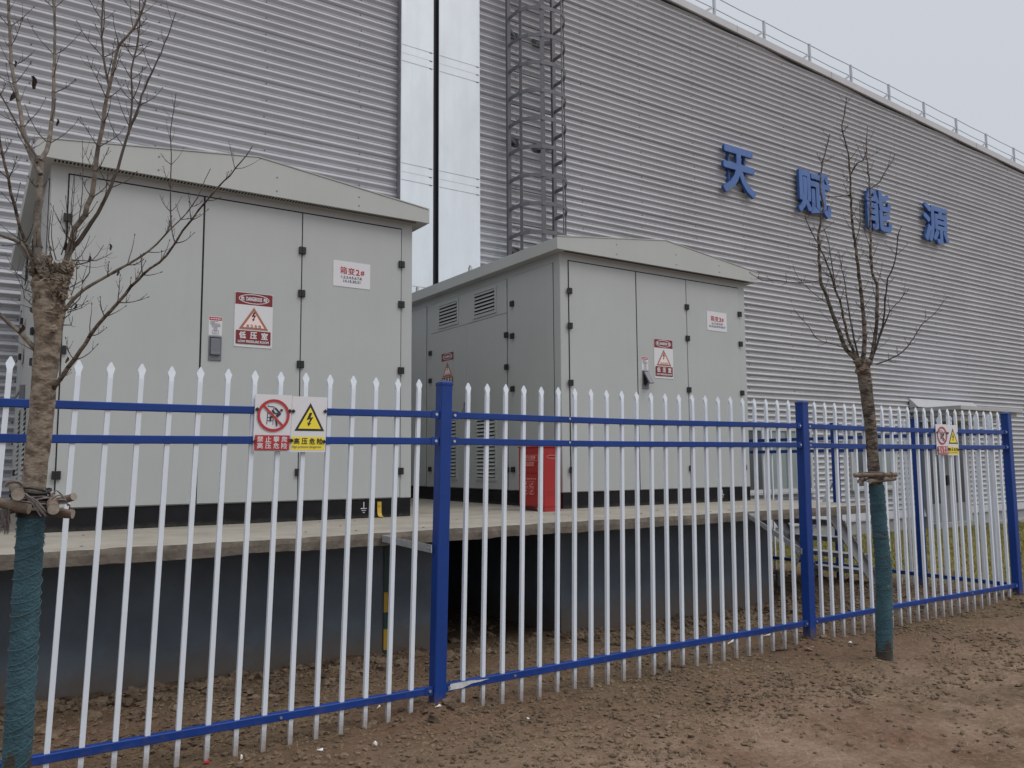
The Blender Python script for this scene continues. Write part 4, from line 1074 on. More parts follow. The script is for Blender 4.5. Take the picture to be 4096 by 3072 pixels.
# ---- two-part warning signs wired on the rails
def fence_sign(xL, xR, zT, zB, label):
    W, H = xR - xL, zT - zB
    y = YF - 0.0300
    t = thing('warning_sign', (xL + W / 2, y, zB), label, 'warning sign', 'two-part warning signs on the fence')
    lean = Vector((SX, SY, 1.0)); o = Vector(sh(xL, y, zT)); nrm = Vector((0, -1, SY)).normalized()
    W1 = W * 0.5
    for part in (0, 1):
        b = MB(); u0 = part * (W1 + 0.001)
        oo = o + Vector((u0, 0, 0)) - lean * (0.004 * part)
        A = [oo, oo + Vector((W1 - 0.001, 0, 0)), oo + Vector((W1 - 0.001, 0, 0)) - lean * H, oo - lean * H]
        b.add([tuple(q) for q in A] + [tuple(q + Vector((0, 0.004, 0))) for q in A], [(0, 1, 2, 3), (7, 6, 5, 4), (0, 4, 5, 1), (1, 5, 6, 2), (2, 6, 7, 3), (3, 7, 4, 0)], 'white_sign')
        s = Sign(b, oo, (1, 0, 0), -lean, nrm); Wp = W1 - 0.001
        if part == 0:
            cu, cv, R_ = 0.505 * Wp, 0.37 * H, 0.44 * Wp
            k = R_
            ink = 'sign_navy'
            for a_, c_, th in (((-0.36, -0.20), (-0.38, 0.56), 0.045), ((0.0, 0.18), (0.0, 0.58), 0.04), ((-0.36, 0.12), (0.0, 0.12), 0.04), ((-0.36, 0.33), (0.0, 0.33), 0.04), ((-0.36, -0.12), (-0.26, -0.12), 0.03), ((-0.35, -0.56), (0.02, -0.53), 0.045), ((-0.36, -0.63), (-0.34, -0.54), 0.045), ((0.02, -0.56), (-0.02, -0.28), 0.04)):
                s.line((cu + a_[0] * k, cv + a_[1] * k), (cu + c_[0] * k, cv + c_[1] * k), th * k, ink)
            s.line((cu + 0.08 * k, cv - 0.48 * k), (cu + 0.42 * k, cv - 0.12 * k), 0.10 * k, ink)
            s.poly([(cu + 0.44 * k, cv - 0.16 * k), (cu + 0.47 * k, cv - 0.08 * k), (cu + 0.26 * k, cv + 0.12 * k), (cu + 0.14 * k, cv + 0.02 * k), (cu + 0.20 * k, cv - 0.10 * k)], ink)
            s.line((cu - 0.10 * k, cv - 0.32 * k), (cu + 0.04 * k, cv - 0.16 * k), 0.12 * k, ink); s.line((cu + 0.0 * k, cv - 0.15 * k), (cu + 0.28 * k, cv - 0.12 * k), 0.07 * k, ink)
            s.line((cu + 0.16 * k, cv + 0.26 * k), (cu + 0.24 * k, cv + 0.66 * k), 0.09 * k, ink); s.line((cu - 0.18 * k, cv + 0.06 * k), (cu - 0.18 * k, cv + 0.36 * k), 0.10 * k, ink); s.line((cu - 0.2 * k, cv + 0.08 * k), (cu - 0.04 * k, cv + 0.1 * k), 0.09 * k, ink)
            s.ell(cu + 0.48 * k, cv - 0.33 * k, 0.085 * k, 0.085 * k, ink, 16)
            s.line((cu - 0.66 * k, cv - 0.62 * k), (cu + 0.60 * k, cv + 0.64 * k), 0.13 * k, 'sign_red')
            s.ring(cu, cv, R_, R_, 0.165 * k, 'sign_red', 48)
            s.rect(0.03 * Wp, 0.975 * Wp, 0.72 * H, 0.98 * H, 'sign_red')
            for row, st_ in ((0.79, '禁止攀爬'), (0.905, '高压危险')):
                for i, c_ in enumerate(st_): s.text(c_, (0.175 + 0.217 * i) * Wp, row * H, 0.155 * Wp, 0.098 * H, 'white_sign', 0.0006)
        else:
            s.rect(0.03 * Wp, 0.965 * Wp, 0.725 * H, 0.965 * H, 'sign_yellow')
            s.tri(0.52 * Wp, 0.11 * H, 0.62 * H, 0.425 * Wp, 0.040 * H, 'sign_black', 'sign_yellow')
            s.bolt(0.50 * Wp, 0.415 * H, 0.125 * H, 'sign_black')
            for i, c_ in enumerate('高压危险'): s.text(c_, (0.17 + 0.22 * i) * Wp, 0.805 * H, 0.162 * Wp, 0.108 * H, 'sign_black', 0.0008)
            s.text('High pressure dangerous', 0.46 * Wp, 0.91 * H, 0.83 * Wp, 0.052 * H, 'sign_grey', 0.0002)
        pn = b.build('sign_panel', t)
    b = MB()
    for u, v in ((0.03, 0.27), (0.47, 0.285), (0.52, 0.285), (0.975, 0.27), (0.02, 0.835), (0.485, 0.81), (0.515, 0.81), (0.975, 0.825)):
        q = o + Vector((u * W, -0.004, 0)) - lean * (v * H)
        b.tube([q + Vector((0.009, 0, 0)), q + Vector((0, -0.003, 0.009)), q + Vector((-0.009, 0, 0)), q + Vector((0, -0.003, -0.008)), q + Vector((0.009, 0, 0))], 0.003, 5, 'wrap_mud'); b.disc(q, (0, -1, 0), 0.005, 'hinge_black', 8, 0.0012)
    b.build('tie_wire', t)
def unsh(x, z): return x - SX * z
fence_sign(unsh(1.2265, 1.7626), unsh(1.6145, 1.7626), 1.7626, 1.4665, 'two-part warning sign wired to the fence in front of the 2# transformer')
fence_sign(unsh(7.630, 1.736), unsh(8.0165, 1.736), 1.736, 1.4445, 'two-part warning sign wired to the fence between the wrapped slender tree and the corner post')

# ------------------------------------------------------------------ trees
def limb_pts(pp, d0, d1, ox=0, oy=0, k=1.0):
    n = len(pp); return [ray_at(ox + x / k, oy + y / k, d0 + (d1 - d0) * (i / max(1, n - 1)) ** 1.3) for i, (x, y) in enumerate(pp)]
def smooth_path(P, step):
    """Catmull-Rom through the limb's joints"""
    out = []
    for i in range(len(P) - 1):
        p0, p1, p2, p3 = P[max(0, i - 1)], P[i], P[i + 1], P[min(len(P) - 1, i + 2)]
        m = max(1, int((p2 - p1).length / step))
        for s in range(m):
            t = s / m
            out.append(0.5 * ((2 * p1) + (p2 - p0) * t + (2 * p0 - 5 * p1 + 4 * p2 - p3) * t * t + (3 * p1 - p0 - 3 * p2 + p3) * t ** 3))
    out.append(P[-1]); return out
def path_radii(P, step, R_):
    """radii given per joint, spread over the smoothed path"""
    out = []
    for i in range(len(P) - 1):
        m = max(1, int((P[i + 1] - P[i]).length / step))
        out += [R_[i] + (R_[i + 1] - R_[i]) * s / m for s in range(m)]
    return out + [R_[len(P) - 1]]
def twig(b, p, dirv, ln, rr, m, lvl, curl=0.35):
    pts = [p]; dcur = dirv.normalized(); n = 4
    for i in range(n):
        dcur = (dcur + Vector((random.uniform(-.12, .12), random.uniform(-.12, .12), curl * 0.45 + random.uniform(-.08, .1)))).normalized()
        pts.append(pts[-1] + dcur * ln / n)
    b.tube(pts, [rr * (1 - 0.62 * i / n) for i in range(n + 1)], 4 if lvl else 3, m, cap=False)
    # bud at the tip
    b.tube([pts[-1], pts[-1] + dcur * rr * 2.2, pts[-1] + dcur * rr * 4], [rr * 0.6, rr * 0.95, rr * 0.2], 4, m, cap=False)
    if lvl:
        for i in range(1, n):
            for sgn in (1, -1):
                if random.random() < 0.6:
                    sd = dcur.cross(Vector((random.uniform(-1, 1), random.uniform(-1, 1), random.uniform(-1, 1)))).normalized()
                    twig(b, pts[i], dcur * 0.75 + sd * 0.7, ln * random.uniform(0.16, 0.42), rr * 0.6, m, lvl - 1, curl)
def limb(tree, P, r0, r1, m, tm, node=0.07, tw=(0.05, 0.16), start=0.12, name='branch', sides=7, lvl=1, trad=0.0022, lvp=0.55):
    Q = smooth_path(P, 0.035)
    for i in range(1, len(Q) - 1): Q[i] = Q[i] + Vector((random.uniform(-1, 1), random.uniform(-1, 1), random.uniform(-1, 1))) * min(0.004, r0 * 0.25)
    n = len(Q); R_ = [r0 + (r1 - r0) * (i / (n - 1)) ** 0.8 for i in range(n)]
    b = MB(); b.tube(Q, R_, sides, m, jit=0.06)
    acc = 0; tot = sum((Q[i + 1] - Q[i]).length for i in range(n - 1)); run = 0; flip = random.random() * 6.28
    for i in range(n - 1):
        s = (Q[i + 1] - Q[i]).length; acc += s; run += s
        if acc > node * random.uniform(0.75, 1.3) and run / tot > start:
            acc = 0; t = (Q[i + 1] - Q[i]).normalized(); a = t.orthogonal().normalized(); flip += 1.57 + random.uniform(-.3, .3)
            # swollen node
            b.tube([Q[i] - t * R_[i] * 0.5, Q[i], Q[i] + t * R_[i] * 0.5], [R_[i] * 0.95, R_[i] * 1.13, R_[i] * 0.95], 7, tm, cap=False)
            for sgn in (0, math.pi):
                if random.random() < 0.86:
                    sd = (Matrix.Rotation(flip + sgn, 3, t) @ a)
                    twig(b, Q[i] + sd * R_[i] * 0.7, t * 0.62 + sd * 0.85, random.uniform(*tw) * (1.0 if run / tot < 0.75 else 0.75), min(trad, R_[i] * 0.7), tm, lvl if random.random() < lvp else 0)
    # leader's own terminal spurs
    return b.build(name, tree)

def wrapped_trunk(tree, P, R_, zmud, r_extra, cords, org_r):
    """green cloth wound round the lower trunk, with binding cord"""
    b = MB(); Q = smooth_path(P, 0.018); n = len(Q)
    rad = [q_ + r_extra for q_ in path_radii(P, 0.018, R_)]
    ring = 22; V = []; F = []; mi = []
    for i, p in enumerate(Q):
        for k in range(ring):
            th = 2 * math.pi * k / ring
            fold = 0.0022 * math.sin(3.1 * i * 0.9 + 1.3 * math.sin(th * 1.0 + i * 0.35)) + 0.0016 * random.uniform(-1, 1)
            V.append(p + Vector((math.cos(th), math.sin(th), 0)) * (rad[i] + fold))
    hi = []; lo = []
    for i in range(n - 1):
        for k in range(ring):
            fcs = (i * ring + k, i * ring + (k + 1) % ring, (i + 1) * ring + (k + 1) % ring, (i + 1) * ring + k)
            (lo if Q[i].z < zmud + 0.05 * math.sin(k) else hi).append(fcs)
    b.add(V, hi, 'wrap_cloth', True); b.add(V, lo, 'wrap_mud', True)
    wr = b.build('trunk_wrap', tree)
    c = MB(); z0, z1 = Q[0].z, Q[-1].z; turns = cords; pts = []
    m = turns * 16
    for i in range(m + 1):
        t = i / m; j = min(n - 1, int(t * (n - 1))); th = t * turns * 2 * math.pi
        wob = 0.016 * math.sin(t * 37) + 0.007 * math.sin(t * 101) ; p = Q[j]
        zz = z0 + (z1 - z0) * t + wob + 0.016 * math.sin(th + 0.8)
        pts.append(Vector((p.x + math.cos(th) * (rad[j] + 0.0035), p.y + math.sin(th) * (rad[j] + 0.0035), zz)))
    c.tube(pts, 0.0015, 5, 'wrap_cord'); c.build('wrap_cord', wr)

# --- big pollarded tree close to the camera
D0 = 3.02
tl = thing('street_tree', (0.2, 3.5, 0.0), 'bare pollarded young tree with a pale thick trunk in green wrapping, at the 2# transformer', 'tree')
tp = [(62, 3080), (88, 2700), (108, 2350), (126, 2050), (139, 1901), (163, 1697), (179, 1500), (194, 1333), (197, 1228), (190, 1130)]
TPt = [ray_at(x, y, D0) for x, y in tp]
base_pt = TPt[0] + (TPt[0] - TPt[1]).normalized() * 0.0
down = [Vector((TPt[0].x - 0.035, TPt[0].y + 0.01, -0.12)), Vector((TPt[0].x - 0.022, TPt[0].y + 0.005, 0.08))]
pxm = D0 / FPX
rad = [52 * pxm, 50 * pxm, 48 * pxm, 46 * pxm, 45 * pxm, 45 * pxm, 43 * pxm, 45 * pxm, 46 * pxm, 49 * pxm, 60 * pxm, 56 * pxm]
Q = smooth_path(down + TPt, 0.02); n = len(Q)
b = MB(); rr = [q_ * (1 + 0.035 * math.sin(i * 0.9) * random.random()) for i, q_ in enumerate(path_radii(down + TPt, 0.02, rad))]
b.tube(Q, rr, 16, 'bark_pale', jit=0.025); b.build('trunk', tl)
wrapped_trunk(tl, down + TPt[:4], rad[:6], 0.30, 0.004, 27, None)
# knobs and scars up the trunk
b = MB()
for i in range(34):
    j = int(np.interp(random.random(), [0, 1], [n * 0.60, n - 6])); th = random.uniform(2.6, 5.6) + 0.6; p = Q[j]
    dv = Vector((math.cos(th), math.sin(th), 0)); tn = Vector((-dv.y, dv.x, 0)); s_ = random.uniform(0.002, 0.006)
    c = p + dv * (rr[j] - 0.0015); wd = random.uniform(1.2, 3.2)
    b.add([c + tn * float(q[0]) * s_ * wd * random.uniform(.7, 1.2) + dv * float(q[1]) * s_ * 0.6 + Vector((0, 0, float(q[2]) * s_ * random.uniform(.5, 1.1))) for q in ICO], ICF.tolist(), 'burl' if i % 2 else 'bark_pale')
b.build('bark_knob', tl)['kind'] = 'stuff'
# pollard head: lumpy burl
b = MB()
for (x, y, r_, dd) in [(150, 1085, 30, -0.01), (165, 1140, 38, -0.015), (205, 1160, 40, -0.02), (240, 1130, 40, 0.0), (258, 1085, 34, 0.01), (220, 1220, 36, -0.02), (175, 1210, 34, 0.0), (275, 1060, 24, 0.01), (135, 1060, 18, 0.0), (210, 1090, 36, 0.05), (190, 1040, 20, 0.03), (250, 1180, 22, -0.02), (135, 1240, 14, -0.01), (215, 1315, 16, -0.03)]:
    c = ray_at(x, y, D0 + dd); r_ = r_ * pxm
    V = [c + Vector((q[0], q[1] * 0.9, q[2] * 1.15)) * r_ * random.uniform(0.62, 1.12) for q in ICO3.tolist()]
    b.add(V, ICF3.tolist(), 'burl' if random.random() < 0.6 else 'bark_pale', False)
for i in range(150):
    c = ray_at(random.gauss(205, 42), random.gauss(1120, 62), D0 - 0.045 + random.uniform(-0.02, 0.04)); s_ = random.uniform(0.003, 0.011)
    dv = Vector((random.uniform(-1, 1), random.uniform(-.8, .3), random.uniform(-.6, 1))).normalized(); sd = dv.orthogonal().normalized()
    b.add([c - dv * s_ + sd * s_ * 0.5, c - dv * s_ - sd * s_ * 0.5, c + dv * s_ * 1.6 - sd * s_ * 0.2, c + dv * s_ * 1.6 + sd * s_ * 0.3, c + sd.cross(dv) * s_ * 0.5], [(0, 1, 2, 3), (0, 1, 4), (1, 2, 4), (2, 3, 4), (3, 0, 4)], 'burl' if i % 4 else 'bark_pale')
b.build('burl_knot', tl)['kind'] = 'stuff'
def LL(pp, d1, w0, w1, **kw):
    limb(tl, limb_pts(pp, D0, D0 + d1), w0 * pxm * 0.39, w1 * pxm * 0.36, kw.pop('m', 'bark_limb'), kw.pop('tm', 'twig'), **kw)
LL([(205, 1120), (154, 1024), (157, 802), (160, 679), (163, 640)], 0.06, 46, 34, node=0.16, tw=(0.03, 0.07), sides=12)
LL([(163, 697), (130, 640), (114, 592), (92, 512), (68, 370), (46, 259), (37, 105), (30, -60), (24, -330)], 0.25, 26, 9, tw=(0.06, 0.15))
LL([(163, 640), (185, 605), (204, 525), (213, 401), (216, 278), (219, 123), (213, -10), (214, -260)], 0.30, 24, 8, tw=(0.07, 0.17), node=0.085)
LL([(235, 1110), (278, 1012), (302, 914), (340, 858), (376, 735), (395, 586), (420, 444), (438, 340), (457, 259), (475, 179), (537, 117), (562, 62), (590, -40), (620, -220)], -0.12, 34, 7, tw=(0.06, 0.15))
LL([(436, 345), (414, 228), (407, 111), (410, -10), (404, -260)], 0.1, 13, 6, tw=(0.06, 0.14), m='twig', start=0.05)
LL([(215, 1140), (272, 1024), (346, 920), (426, 784), (469, 679), (512, 543), (543, 457), (568, 383), (592, 321), (642, 216), (673, 136), (704, 48)], 0.18, 27, 5, tw=(0.06, 0.15), m='twig')
LL([(514, 540), (528, 400), (525, 278), (549, 185), (559, 93), (558, -20), (575, -200)], 0.1, 12, 5, tw=(0.06, 0.14), m='twig', start=0.05)
LL([(212, 1556), (222, 1543), (296, 1438), (364, 1340), (420, 1265), (525, 1148), (574, 1099), (667, 1019), (728, 926), (765, 877), (864, 759), (944, 673), (1009, 586)], -0.25, 26, 5, tw=(0.05, 0.12), m='bark_dark', start=0.05)
LL([(235, 1265), (259, 1235), (333, 1160), (432, 1102), (593, 1006), (685, 914), (747, 852)], 0.05, 22, 6, tw=(0.06, 0.12))
LL([(685, 914), (682, 796), (685, 617), (682, 525), (697, 432), (704, 373)], 0.04, 8, 4, tw=(0.05, 0.10), m='twig', start=0.2, node=0.07)
LL([(747, 852), (790, 790), (820, 720), (842, 675)], 0.06, 7, 4, tw=(0.03, 0.06), m='twig')
LL([(228, 1210), (185, 1142), (123, 1019), (80, 914), (56, 821), (31, 710), (0, 568), (-20, 400)], -0.22, 22, 11, tw=(0.06, 0.12), m='bark_dark', tm='twig_dark')
LL([(170, 1100), (111, 1012), (80, 969), (0, 938), (-70, 915)], -0.1, 22, 16, tw=(0.06, 0.12))
LL([(150, 1415), (142, 1401), (74, 1327), (0, 1259), (-80, 1190)], -0.12, 30, 15, tw=(0.06, 0.12))
LL([(148, 650), (142, 623), (93, 543), (43, 451), (0, 377), (-40, 300)], 0.1, 14, 7, tw=(0.06, 0.12), m='twig', start=0.25)
# thin whips sprouting from the head
for i, (x, y, ex, ey) in enumerate([(300, 1060, 415, 980), (290, 1040, 450, 1010), (280, 1150, 350, 1060), (285, 1180, 300, 1010), (255, 1000, 262, 780), (225, 1040, 215, 820), (300, 1000, 296, 700), (300, 960, 330, 560), (245, 1020, 300, 690), (210, 1040, 206, 840), (140, 1140, 20, 1010), (150, 1180, 60, 1090), (280, 1230, 330, 1120), (230, 1290, 300, 1190), (130, 1100, 110, 970), (140, 1230, 85, 1120), (270, 1250, 350, 1180), (250, 1300, 290, 1265), (330, 1130, 360, 1010), (260, 1070, 360, 940)]):
    mx_ = ((x + ex) / 2 + (14 if ex > x else -14), (y + ey) / 2 + 18)
    LL([(x, y), mx_, (ex, ey)], random.uniform(-0.15, 0.12), 6.5, 2.6, tw=(0.03, 0.09), m='twig', tm='twig', node=0.055, sides=5, lvl=0, trad=0.0016, name='whip')
# a few shrivelled leaves still hanging
for (x, y, dd, s_) in [(135, 330, 0.16, 0.024), (50, 386, 0.18, 0.02), (62, 255, 0.2, 0.012), (358, 1036, -0.02, 0.013), (472, 1092, -0.02, 0.011), (442, 988, 0.0, 0.012), (86, 1318, -0.12, 0.018), (302, 1226, 0.0, 0.011), (268, 1440, -0.05, 0.012), (230, 490, 0.2, 0.013), (262, 985, 0.03, 0.015)]:
    c = ray_at(x, y, D0 + dd); q = MB(); u = Vector((random.uniform(-.3, .3), random.uniform(-.3, .3), -1)).normalized(); sd = u.orthogonal().normalized()
    A_ = []; B_ = []; C_ = []
    for i, wd in enumerate((0.05, 0.36, 0.46, 0.3, 0.04)):
        p = c + u * s_ * (i / 2 - 1) + sd.cross(u) * 0.2 * s_ * math.sin(i * 1.4); A_.append(p + sd * wd * s_); B_.append(p - sd.cross(u) * 0.3 * s_); C_.append(p - sd * wd * s_ + sd.cross(u) * 0.2 * s_)
    q.sheet(A_, B_, 'dry_leaf'); q.sheet(B_, C_, 'dry_leaf'); q.build('dead_leaf', tl)

# stakes lashed round it
sk = thing('tree_stake_frame', tuple(ray_at(110, 2040, D0)), 'rough wooden stakes lashed with old rope round the thick tree trunk', 'tree stakes')
def pole(tree, pa, pb, da, db, r_):
    A_, B_ = ray_at(*pa, D0 + da), ray_at(*pb, D0 + db); b = MB()
    pts = [A_ + (B_ - A_) * t + Vector((0, 0, 0.004 * math.sin(t * 5))) for t in np.linspace(0, 1, 8)]
    b.tube(pts, [r_ * pxm * random.uniform(0.94, 1.06) for _ in pts], 12, 'stake_wood', cap=False, jit=0.03)
    dv = (B_ - A_).normalized()
    for p, s_ in ((pts[0], -1), (pts[-1], 1)): b.disc(p, dv * s_, r_ * pxm, 'stake_end', 12)
    b.build('stake', tree)
pole(sk, (-160, 1985), (118, 2032), -0.085, -0.07, 20)
pole(sk, (72, 1978), (60, 1940), -0.16, 0.20, 23)
pole(sk, (214, 2037), (200, 1985), -0.13, 0.22, 21)
pole(sk, (90, 2040), (292, 2052), 0.075, 0.085, 19)
pole(sk, (175, 2030), (296, 1982), 0.085, 0.03, 16)
b = MB()
for i in range(13):
    y = 1958 + 7 * i; a0 = random.uniform(0, 6.28)
    c = ray_at(122 + random.uniform(-3, 3), y, D0); R0 = 0.058 + random.uniform(0, 0.014)
    b.tube([c + Vector((math.cos(a0 + t) * R0, math.sin(a0 + t) * R0, 0.008 * math.sin(2 * t + i))) for t in np.linspace(0, 6.28, 22)], 0.0038, 5, 'rope' if i > 3 else 'black_band')
for i in range(9):
    a_ = ray_at(98 + random.uniform(-6, 6), 1972 + i, D0 - 0.08); c_ = ray_at(178 + random.uniform(-14, 10), 2052 + random.uniform(-12, 16), D0 - 0.095)
    b.tube([a_, (a_ + c_) / 2 + Vector((0, -0.02, random.uniform(0, 0.012))), c_], 0.0028, 5, 'rope')
for i in range(6):
    c = ray_at(62, 1952, D0 - 0.12); R0 = random.uniform(0.018, 0.032)
    b.tube([c + Vector((math.cos(t) * R0 * 1.2 - 0.006, -0.012 * i * 0.3, abs(math.sin(t)) * R0)) for t in np.linspace(0.2, 3.3, 10)], 0.0028, 5, 'rope')
for i in range(4):
    p0_ = ray_at(205, 1990 + 8 * i, D0 - 0.06); p1_ = ray_at(225 + 16 * i, 1962 + 18 * i, D0 - 0.05); p2_ = ray_at(262 + 5 * i, 1995 + 14 * i, D0 - 0.02)
    b.tube(smooth_path([p0_, p1_, p2_], 0.01), 0.0026, 5, 'rope')
b.build('binding_rope', sk)
b = MB()
for i in range(70):
    p = ray_at(random.uniform(2, 38), 2040 + random.uniform(-6, 4), D0 - 0.09 + random.uniform(-.012, .02)); ln = random.uniform(0.05, 0.088)
    b.tube([p, p + Vector((random.uniform(-.005, .005), random.uniform(-.004, .004), -ln * 0.5)), p + Vector((random.uniform(-.01, .01), random.uniform(-.008, .008), -ln))], [0.0016, 0.0014, 0.0008], 4, 'rope', cap=False)
b.build('frayed_rope', sk)['kind'] = 'stuff'
b = MB(); c = TPt[3] + Vector((0, 0, 0.03)); b.tube([c + Vector((0, 0, -0.045)), c + Vector((0, 0, -0.01)), c + Vector((0, 0, 0.02)), c + Vector((0, 0, 0.045))], [0.051, 0.049, 0.049, 0.0475], 18, 'black_band', jit=0.05); b.build('rubber_band', sk)

# --- slimmer tree farther along the fence
D1 = 5.92
p1 = D1 / FPX
tr = thing('street_tree', (5.443, 3.523, -0.04), 'bare slender tree with a thin dark trunk in green wrapping, near the farther warning sign', 'tree')
tp = [(3537, 2675), (3537, 2600), (3535, 2300), (3518, 2100), (3505, 1940), (3495, 1880), (3481, 1700), (3462, 1540), (3452, 1470), (3450, 1440)]
P_ = [ray_at(x, y, D1) for x, y in tp]; P_[0].z = -0.15
rad = [31, 30.5, 29, 27.5, 27, 23, 22, 25, 27, 20]
Q = smooth_path(P_, 0.03); n = len(Q); b = MB()
b.tube(Q, [q_ * p1 * (1 + 0.04 * random.uniform(-1, 1)) for q_ in path_radii(P_, 0.03, rad)], 14, 'bark_dark', jit=0.03); b.build('trunk', tr)
wrapped_trunk(tr, P_[:5], [r_ * p1 for r_ in rad[:5]], 0.06, 0.003, 24, None)
b = MB()
for (x, y, r_) in ((3432, 1450, 17), (3470, 1452, 17), (3452, 1478, 22), (3434, 1485, 13)):
    c = ray_at(x, y, D1 - 0.02); b.add([c + Vector(q.tolist()) * r_ * p1 * random.uniform(0.75, 1.2) for q in ICO2], ICF2.tolist(), 'burl')
b.build('burl_knot', tr)['kind'] = 'stuff'
def LR(pp, d1, w0, w1, **kw):
    limb(tr, limb_pts(pp, D1, D1 + d1, 2700, 400, 1.58), w0 * p1 / 2, w1 * p1 / 2, kw.pop('m', 'bark_dark'), kw.pop('tm', 'twig_dark'), tw=kw.pop('tw', (0.05, 0.15)), node=kw.pop('node', 0.085), sides=kw.pop('sides', 6), trad=kw.pop('trad', 0.0026), lvp=0.4, **kw)
LR([(1165, 1660), (1090, 1580), (1040, 1470), (980, 1310), (930, 1170), (915, 1100), (910, 950), (905, 870), (925, 740), (935, 680), (920, 560), (925, 430), (950, 330), (978, 215)], 0.3, 19, 4)
LR([(917, 1142), (830, 1155), (740, 1152), (640, 1140), (560, 1142), (500, 1110), (470, 1090)], -0.25, 4.5, 2.2, m='twig_dark', tw=(0.03, 0.08), node=0.09)
LR([(980, 1302), (900, 1240), (830, 1180), (770, 1110), (745, 1040)], 0.3, 3.6, 1.8, m='twig', tw=(0.03, 0.08))
LR([(1150, 1640), (1090, 1490), (1050, 1300), (1010, 1190), (980, 1080), (930, 960), (890, 880), (850, 810), (820, 730)], -0.35, 14, 3)
LR([(1160, 1630), (1130, 1500), (1100, 1340), (1085, 1240), (1070, 1130), (1050, 1050), (1035, 960)], 0.45, 9, 3, m='twig_dark')
LR([(1190, 1660), (1195, 1450), (1180, 1250), (1160, 1080), (1140, 920), (1120, 760), (1110, 600), (1105, 450), (1095, 340), (1070, 240), (1055, 160), (1075, 60), (1082, -20)], -0.2, 21, 3.5)
LR([(1235, 1660), (1270, 1480), (1275, 1300), (1275, 1160), (1245, 1090), (1235, 900), (1235, 720), (1230, 550), (1215, 400), (1210, 280), (1215, 170)], 0.25, 19, 3.5)
LR([(1240, 1655), (1310, 1430), (1330, 1250), (1345, 1130), (1380, 1050), (1405, 940), (1410, 850), (1432, 800)], -0.3, 11, 3, m='twig_dark')
LR([(1270, 1670), (1350, 1640), (1440, 1590), (1510, 1500), (1560, 1420), (1640, 1350), (1700, 1270), (1730, 1240)], 0.3, 7, 1.8, m='twig_dark', tw=(0.03, 0.09))
LR([(1110, 1590), (1080, 1570), (990, 1540), (900, 1510), (850, 1440), (790, 1370), (750, 1320)], -0.2, 4, 1.8, m='twig', tw=(0.03, 0.08))
LR([(1232, 560), (1290, 520), (1330, 450), (1370, 390), (1390, 340)], 0.2, 6, 2.5, m='twig_dark')
LR([(1105, 480), (1150, 400), (1190, 380), (1215, 300)], -0.2, 6, 2.5, m='twig_dark')
LR([(1108, 600), (1040, 610), (950, 610)], 0.2, 4, 2, m='twig_dark', tw=(0.03, 0.08))
LR([(1300, 1480), (1360, 1330), (1420, 1270), (1460, 1200)], -0.1, 6, 2.5, m='twig')
LR([(1015, 1190), (985, 1000), (970, 900), (940, 810)], 0.15, 6, 2.5, m='twig_dark')
LR([(1140, 900), (1170, 780), (1165, 640)], 0.15, 5, 2.5, m='twig_dark')
sk2 = thing('tree_stake_frame', tuple(ray_at(3505, 1910, D1)), 'thin wooden stakes lashed across the slender dark tree trunk', 'tree stakes')
def pole2(pa, pb, da, db, r_):
    A_, B_ = ray_at(*pa, D1 + da), ray_at(*pb, D1 + db); b = MB()
    pts = [A_ + (B_ - A_) * t for t in np.linspace(0, 1, 7)]
    b.tube(pts, [r_ * p1 * random.uniform(0.93, 1.07) for _ in pts], 10, 'stake_wood', cap=False, jit=0.04)
    dv = (B_ - A_).normalized()
    for p, s_ in ((pts[0], -1), (pts[-1], 1)): b.disc(p, dv * s_, r_ * p1, 'stake_end', 10)
    b.build('stake', sk2)
pole2((3416, 1901), (3586, 1898), -0.07, -0.06, 9.5); pole2((3478, 1925), (3578, 1913), -0.09, 0.09, 9.5); pole2((3438, 1926), (3470, 1910), -0.06, 0.20, 9)
b = MB()
for i in range(8):
    y = 1893 + 4 * i; c = ray_at(3499, y, D1); R0 = 0.052 + random.uniform(0, 0.02); a0 = random.uniform(0, 6)
    b.tube([c + Vector((math.cos(a0 + t) * R0, math.sin(a0 + t) * R0, 0.01 * math.sin(t + i))) for t in np.linspace(0, 6.28, 18)], 0.0036, 5, 'rope')
for x in (3440, 3530, 3562):
    c = ray_at(x, 1900, D1 - 0.065); b.tube([c + Vector((0, math.cos(t) * 0.021, math.sin(t) * 0.021)) for t in np.linspace(0, 6.28, 12)], 0.004, 5, 'rope')
b.build('binding_rope', sk2)

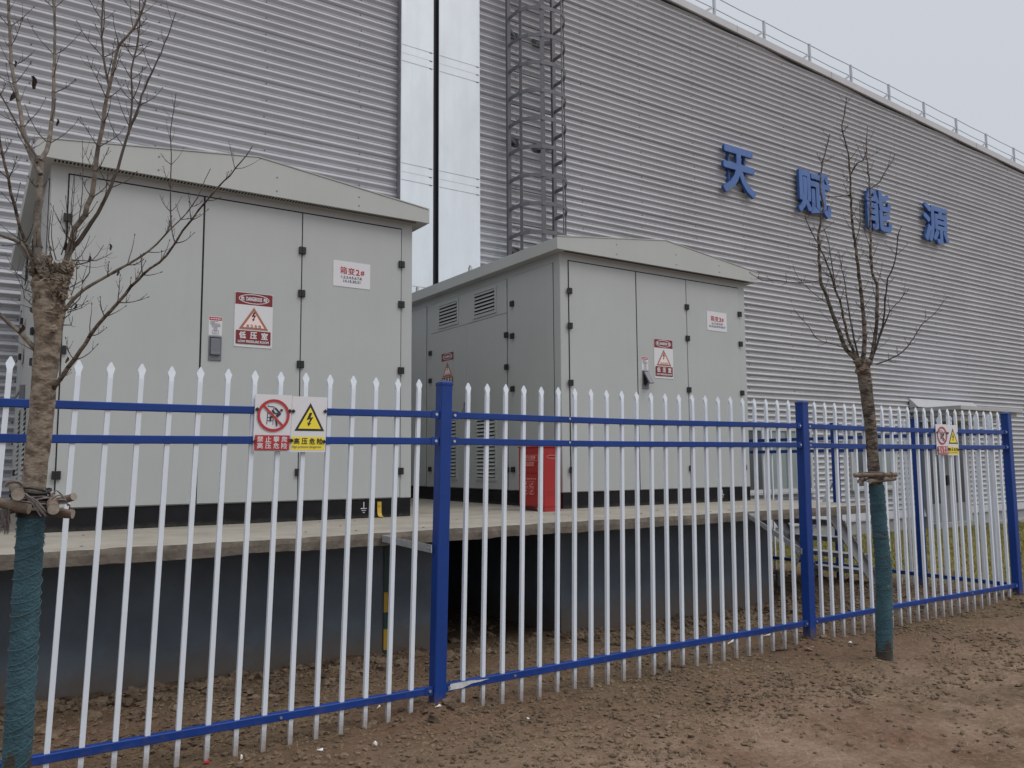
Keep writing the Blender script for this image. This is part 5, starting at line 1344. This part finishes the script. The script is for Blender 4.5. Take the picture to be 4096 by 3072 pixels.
# ------------------------------------------------------------------ litter on the earth
def scrap(x, y, a, l_, w_, h_, label, m='foam_white'):
    l_ *= 0.75; w_ *= 0.75; h_ *= 0.75
    z = float(ground_z(np.array([x]), np.array([y]))[0])
    b = MB(); ca, sa = math.cos(a), math.sin(a)
    V = []
    for dz in (0, h_):
        for u, v in ((-1, -0.9), (0.1, -1.1), (1, -0.7), (0.8, 1), (-0.2, 0.8), (-1, 1)):
            V.append((x + (u * ca * l_ - v * sa * w_) * (1 - 0.1 * (dz > 0)), y + (u * sa * l_ + v * ca * w_) * (1 - 0.1 * (dz > 0)), z + dz + 0.003 + 0.004 * u * v))
    n_ = 6; b.add(V, [tuple(range(n_))[::-1], tuple(range(n_, 2 * n_))] + [(k, (k + 1) % n_, n_ + (k + 1) % n_, n_ + k) for k in range(n_)], m)
    tag(b.build('litter_scrap', None, (x, y, z)), label, 'litter', 'scraps of litter on the earth')
scrap(1.78, 3.96, 0.3, 0.014, 0.011, 0.02, 'small white block of foam lying on the brown earth')
scrap(1.18, 4.19, 1.3, 0.014, 0.007, 0.02, 'small white upright scrap by a picket foot below the sign')
scrap(2.04, 4.49, 0.8, 0.035, 0.006, 0.006, 'thin white strip lying just behind the bottom rail')
scrap(1.53, 4.06, -0.4, 0.022, 0.012, 0.006, 'pale flat scrap of paper on the earth')
scrap(2.26, 4.18, 0.4, 0.03, 0.008, 0.007, 'white splinter at the foot of the blue post')
scrap(2.675, 3.90, 1.2, 0.014, 0.010, 0.008, 'tiny white chip on bare earth in front of the fence')
scrap(5.86, 4.05, 0.2, 0.03, 0.012, 0.008, 'white chip on the earth beyond the second blue post')
scrap(5.2, 4.66, 0.4, 0.14, 0.012, 0.012, 'long white strip on the soil behind the bottom rail')
scrap(5.52, 4.57, 0.1, 0.11, 0.010, 0.010, 'thinner white strip beside the long one behind the rail')
scrap(1.02, 4.21, 0.5, 0.022, 0.008, 0.010, 'small red scrap on the earth below the fence', 'scrap_red')
scrap(4.9, 3.31, 0.5, 0.030, 0.006, 0.006, 'pale splinter of wood near the slender tree', 'straw')
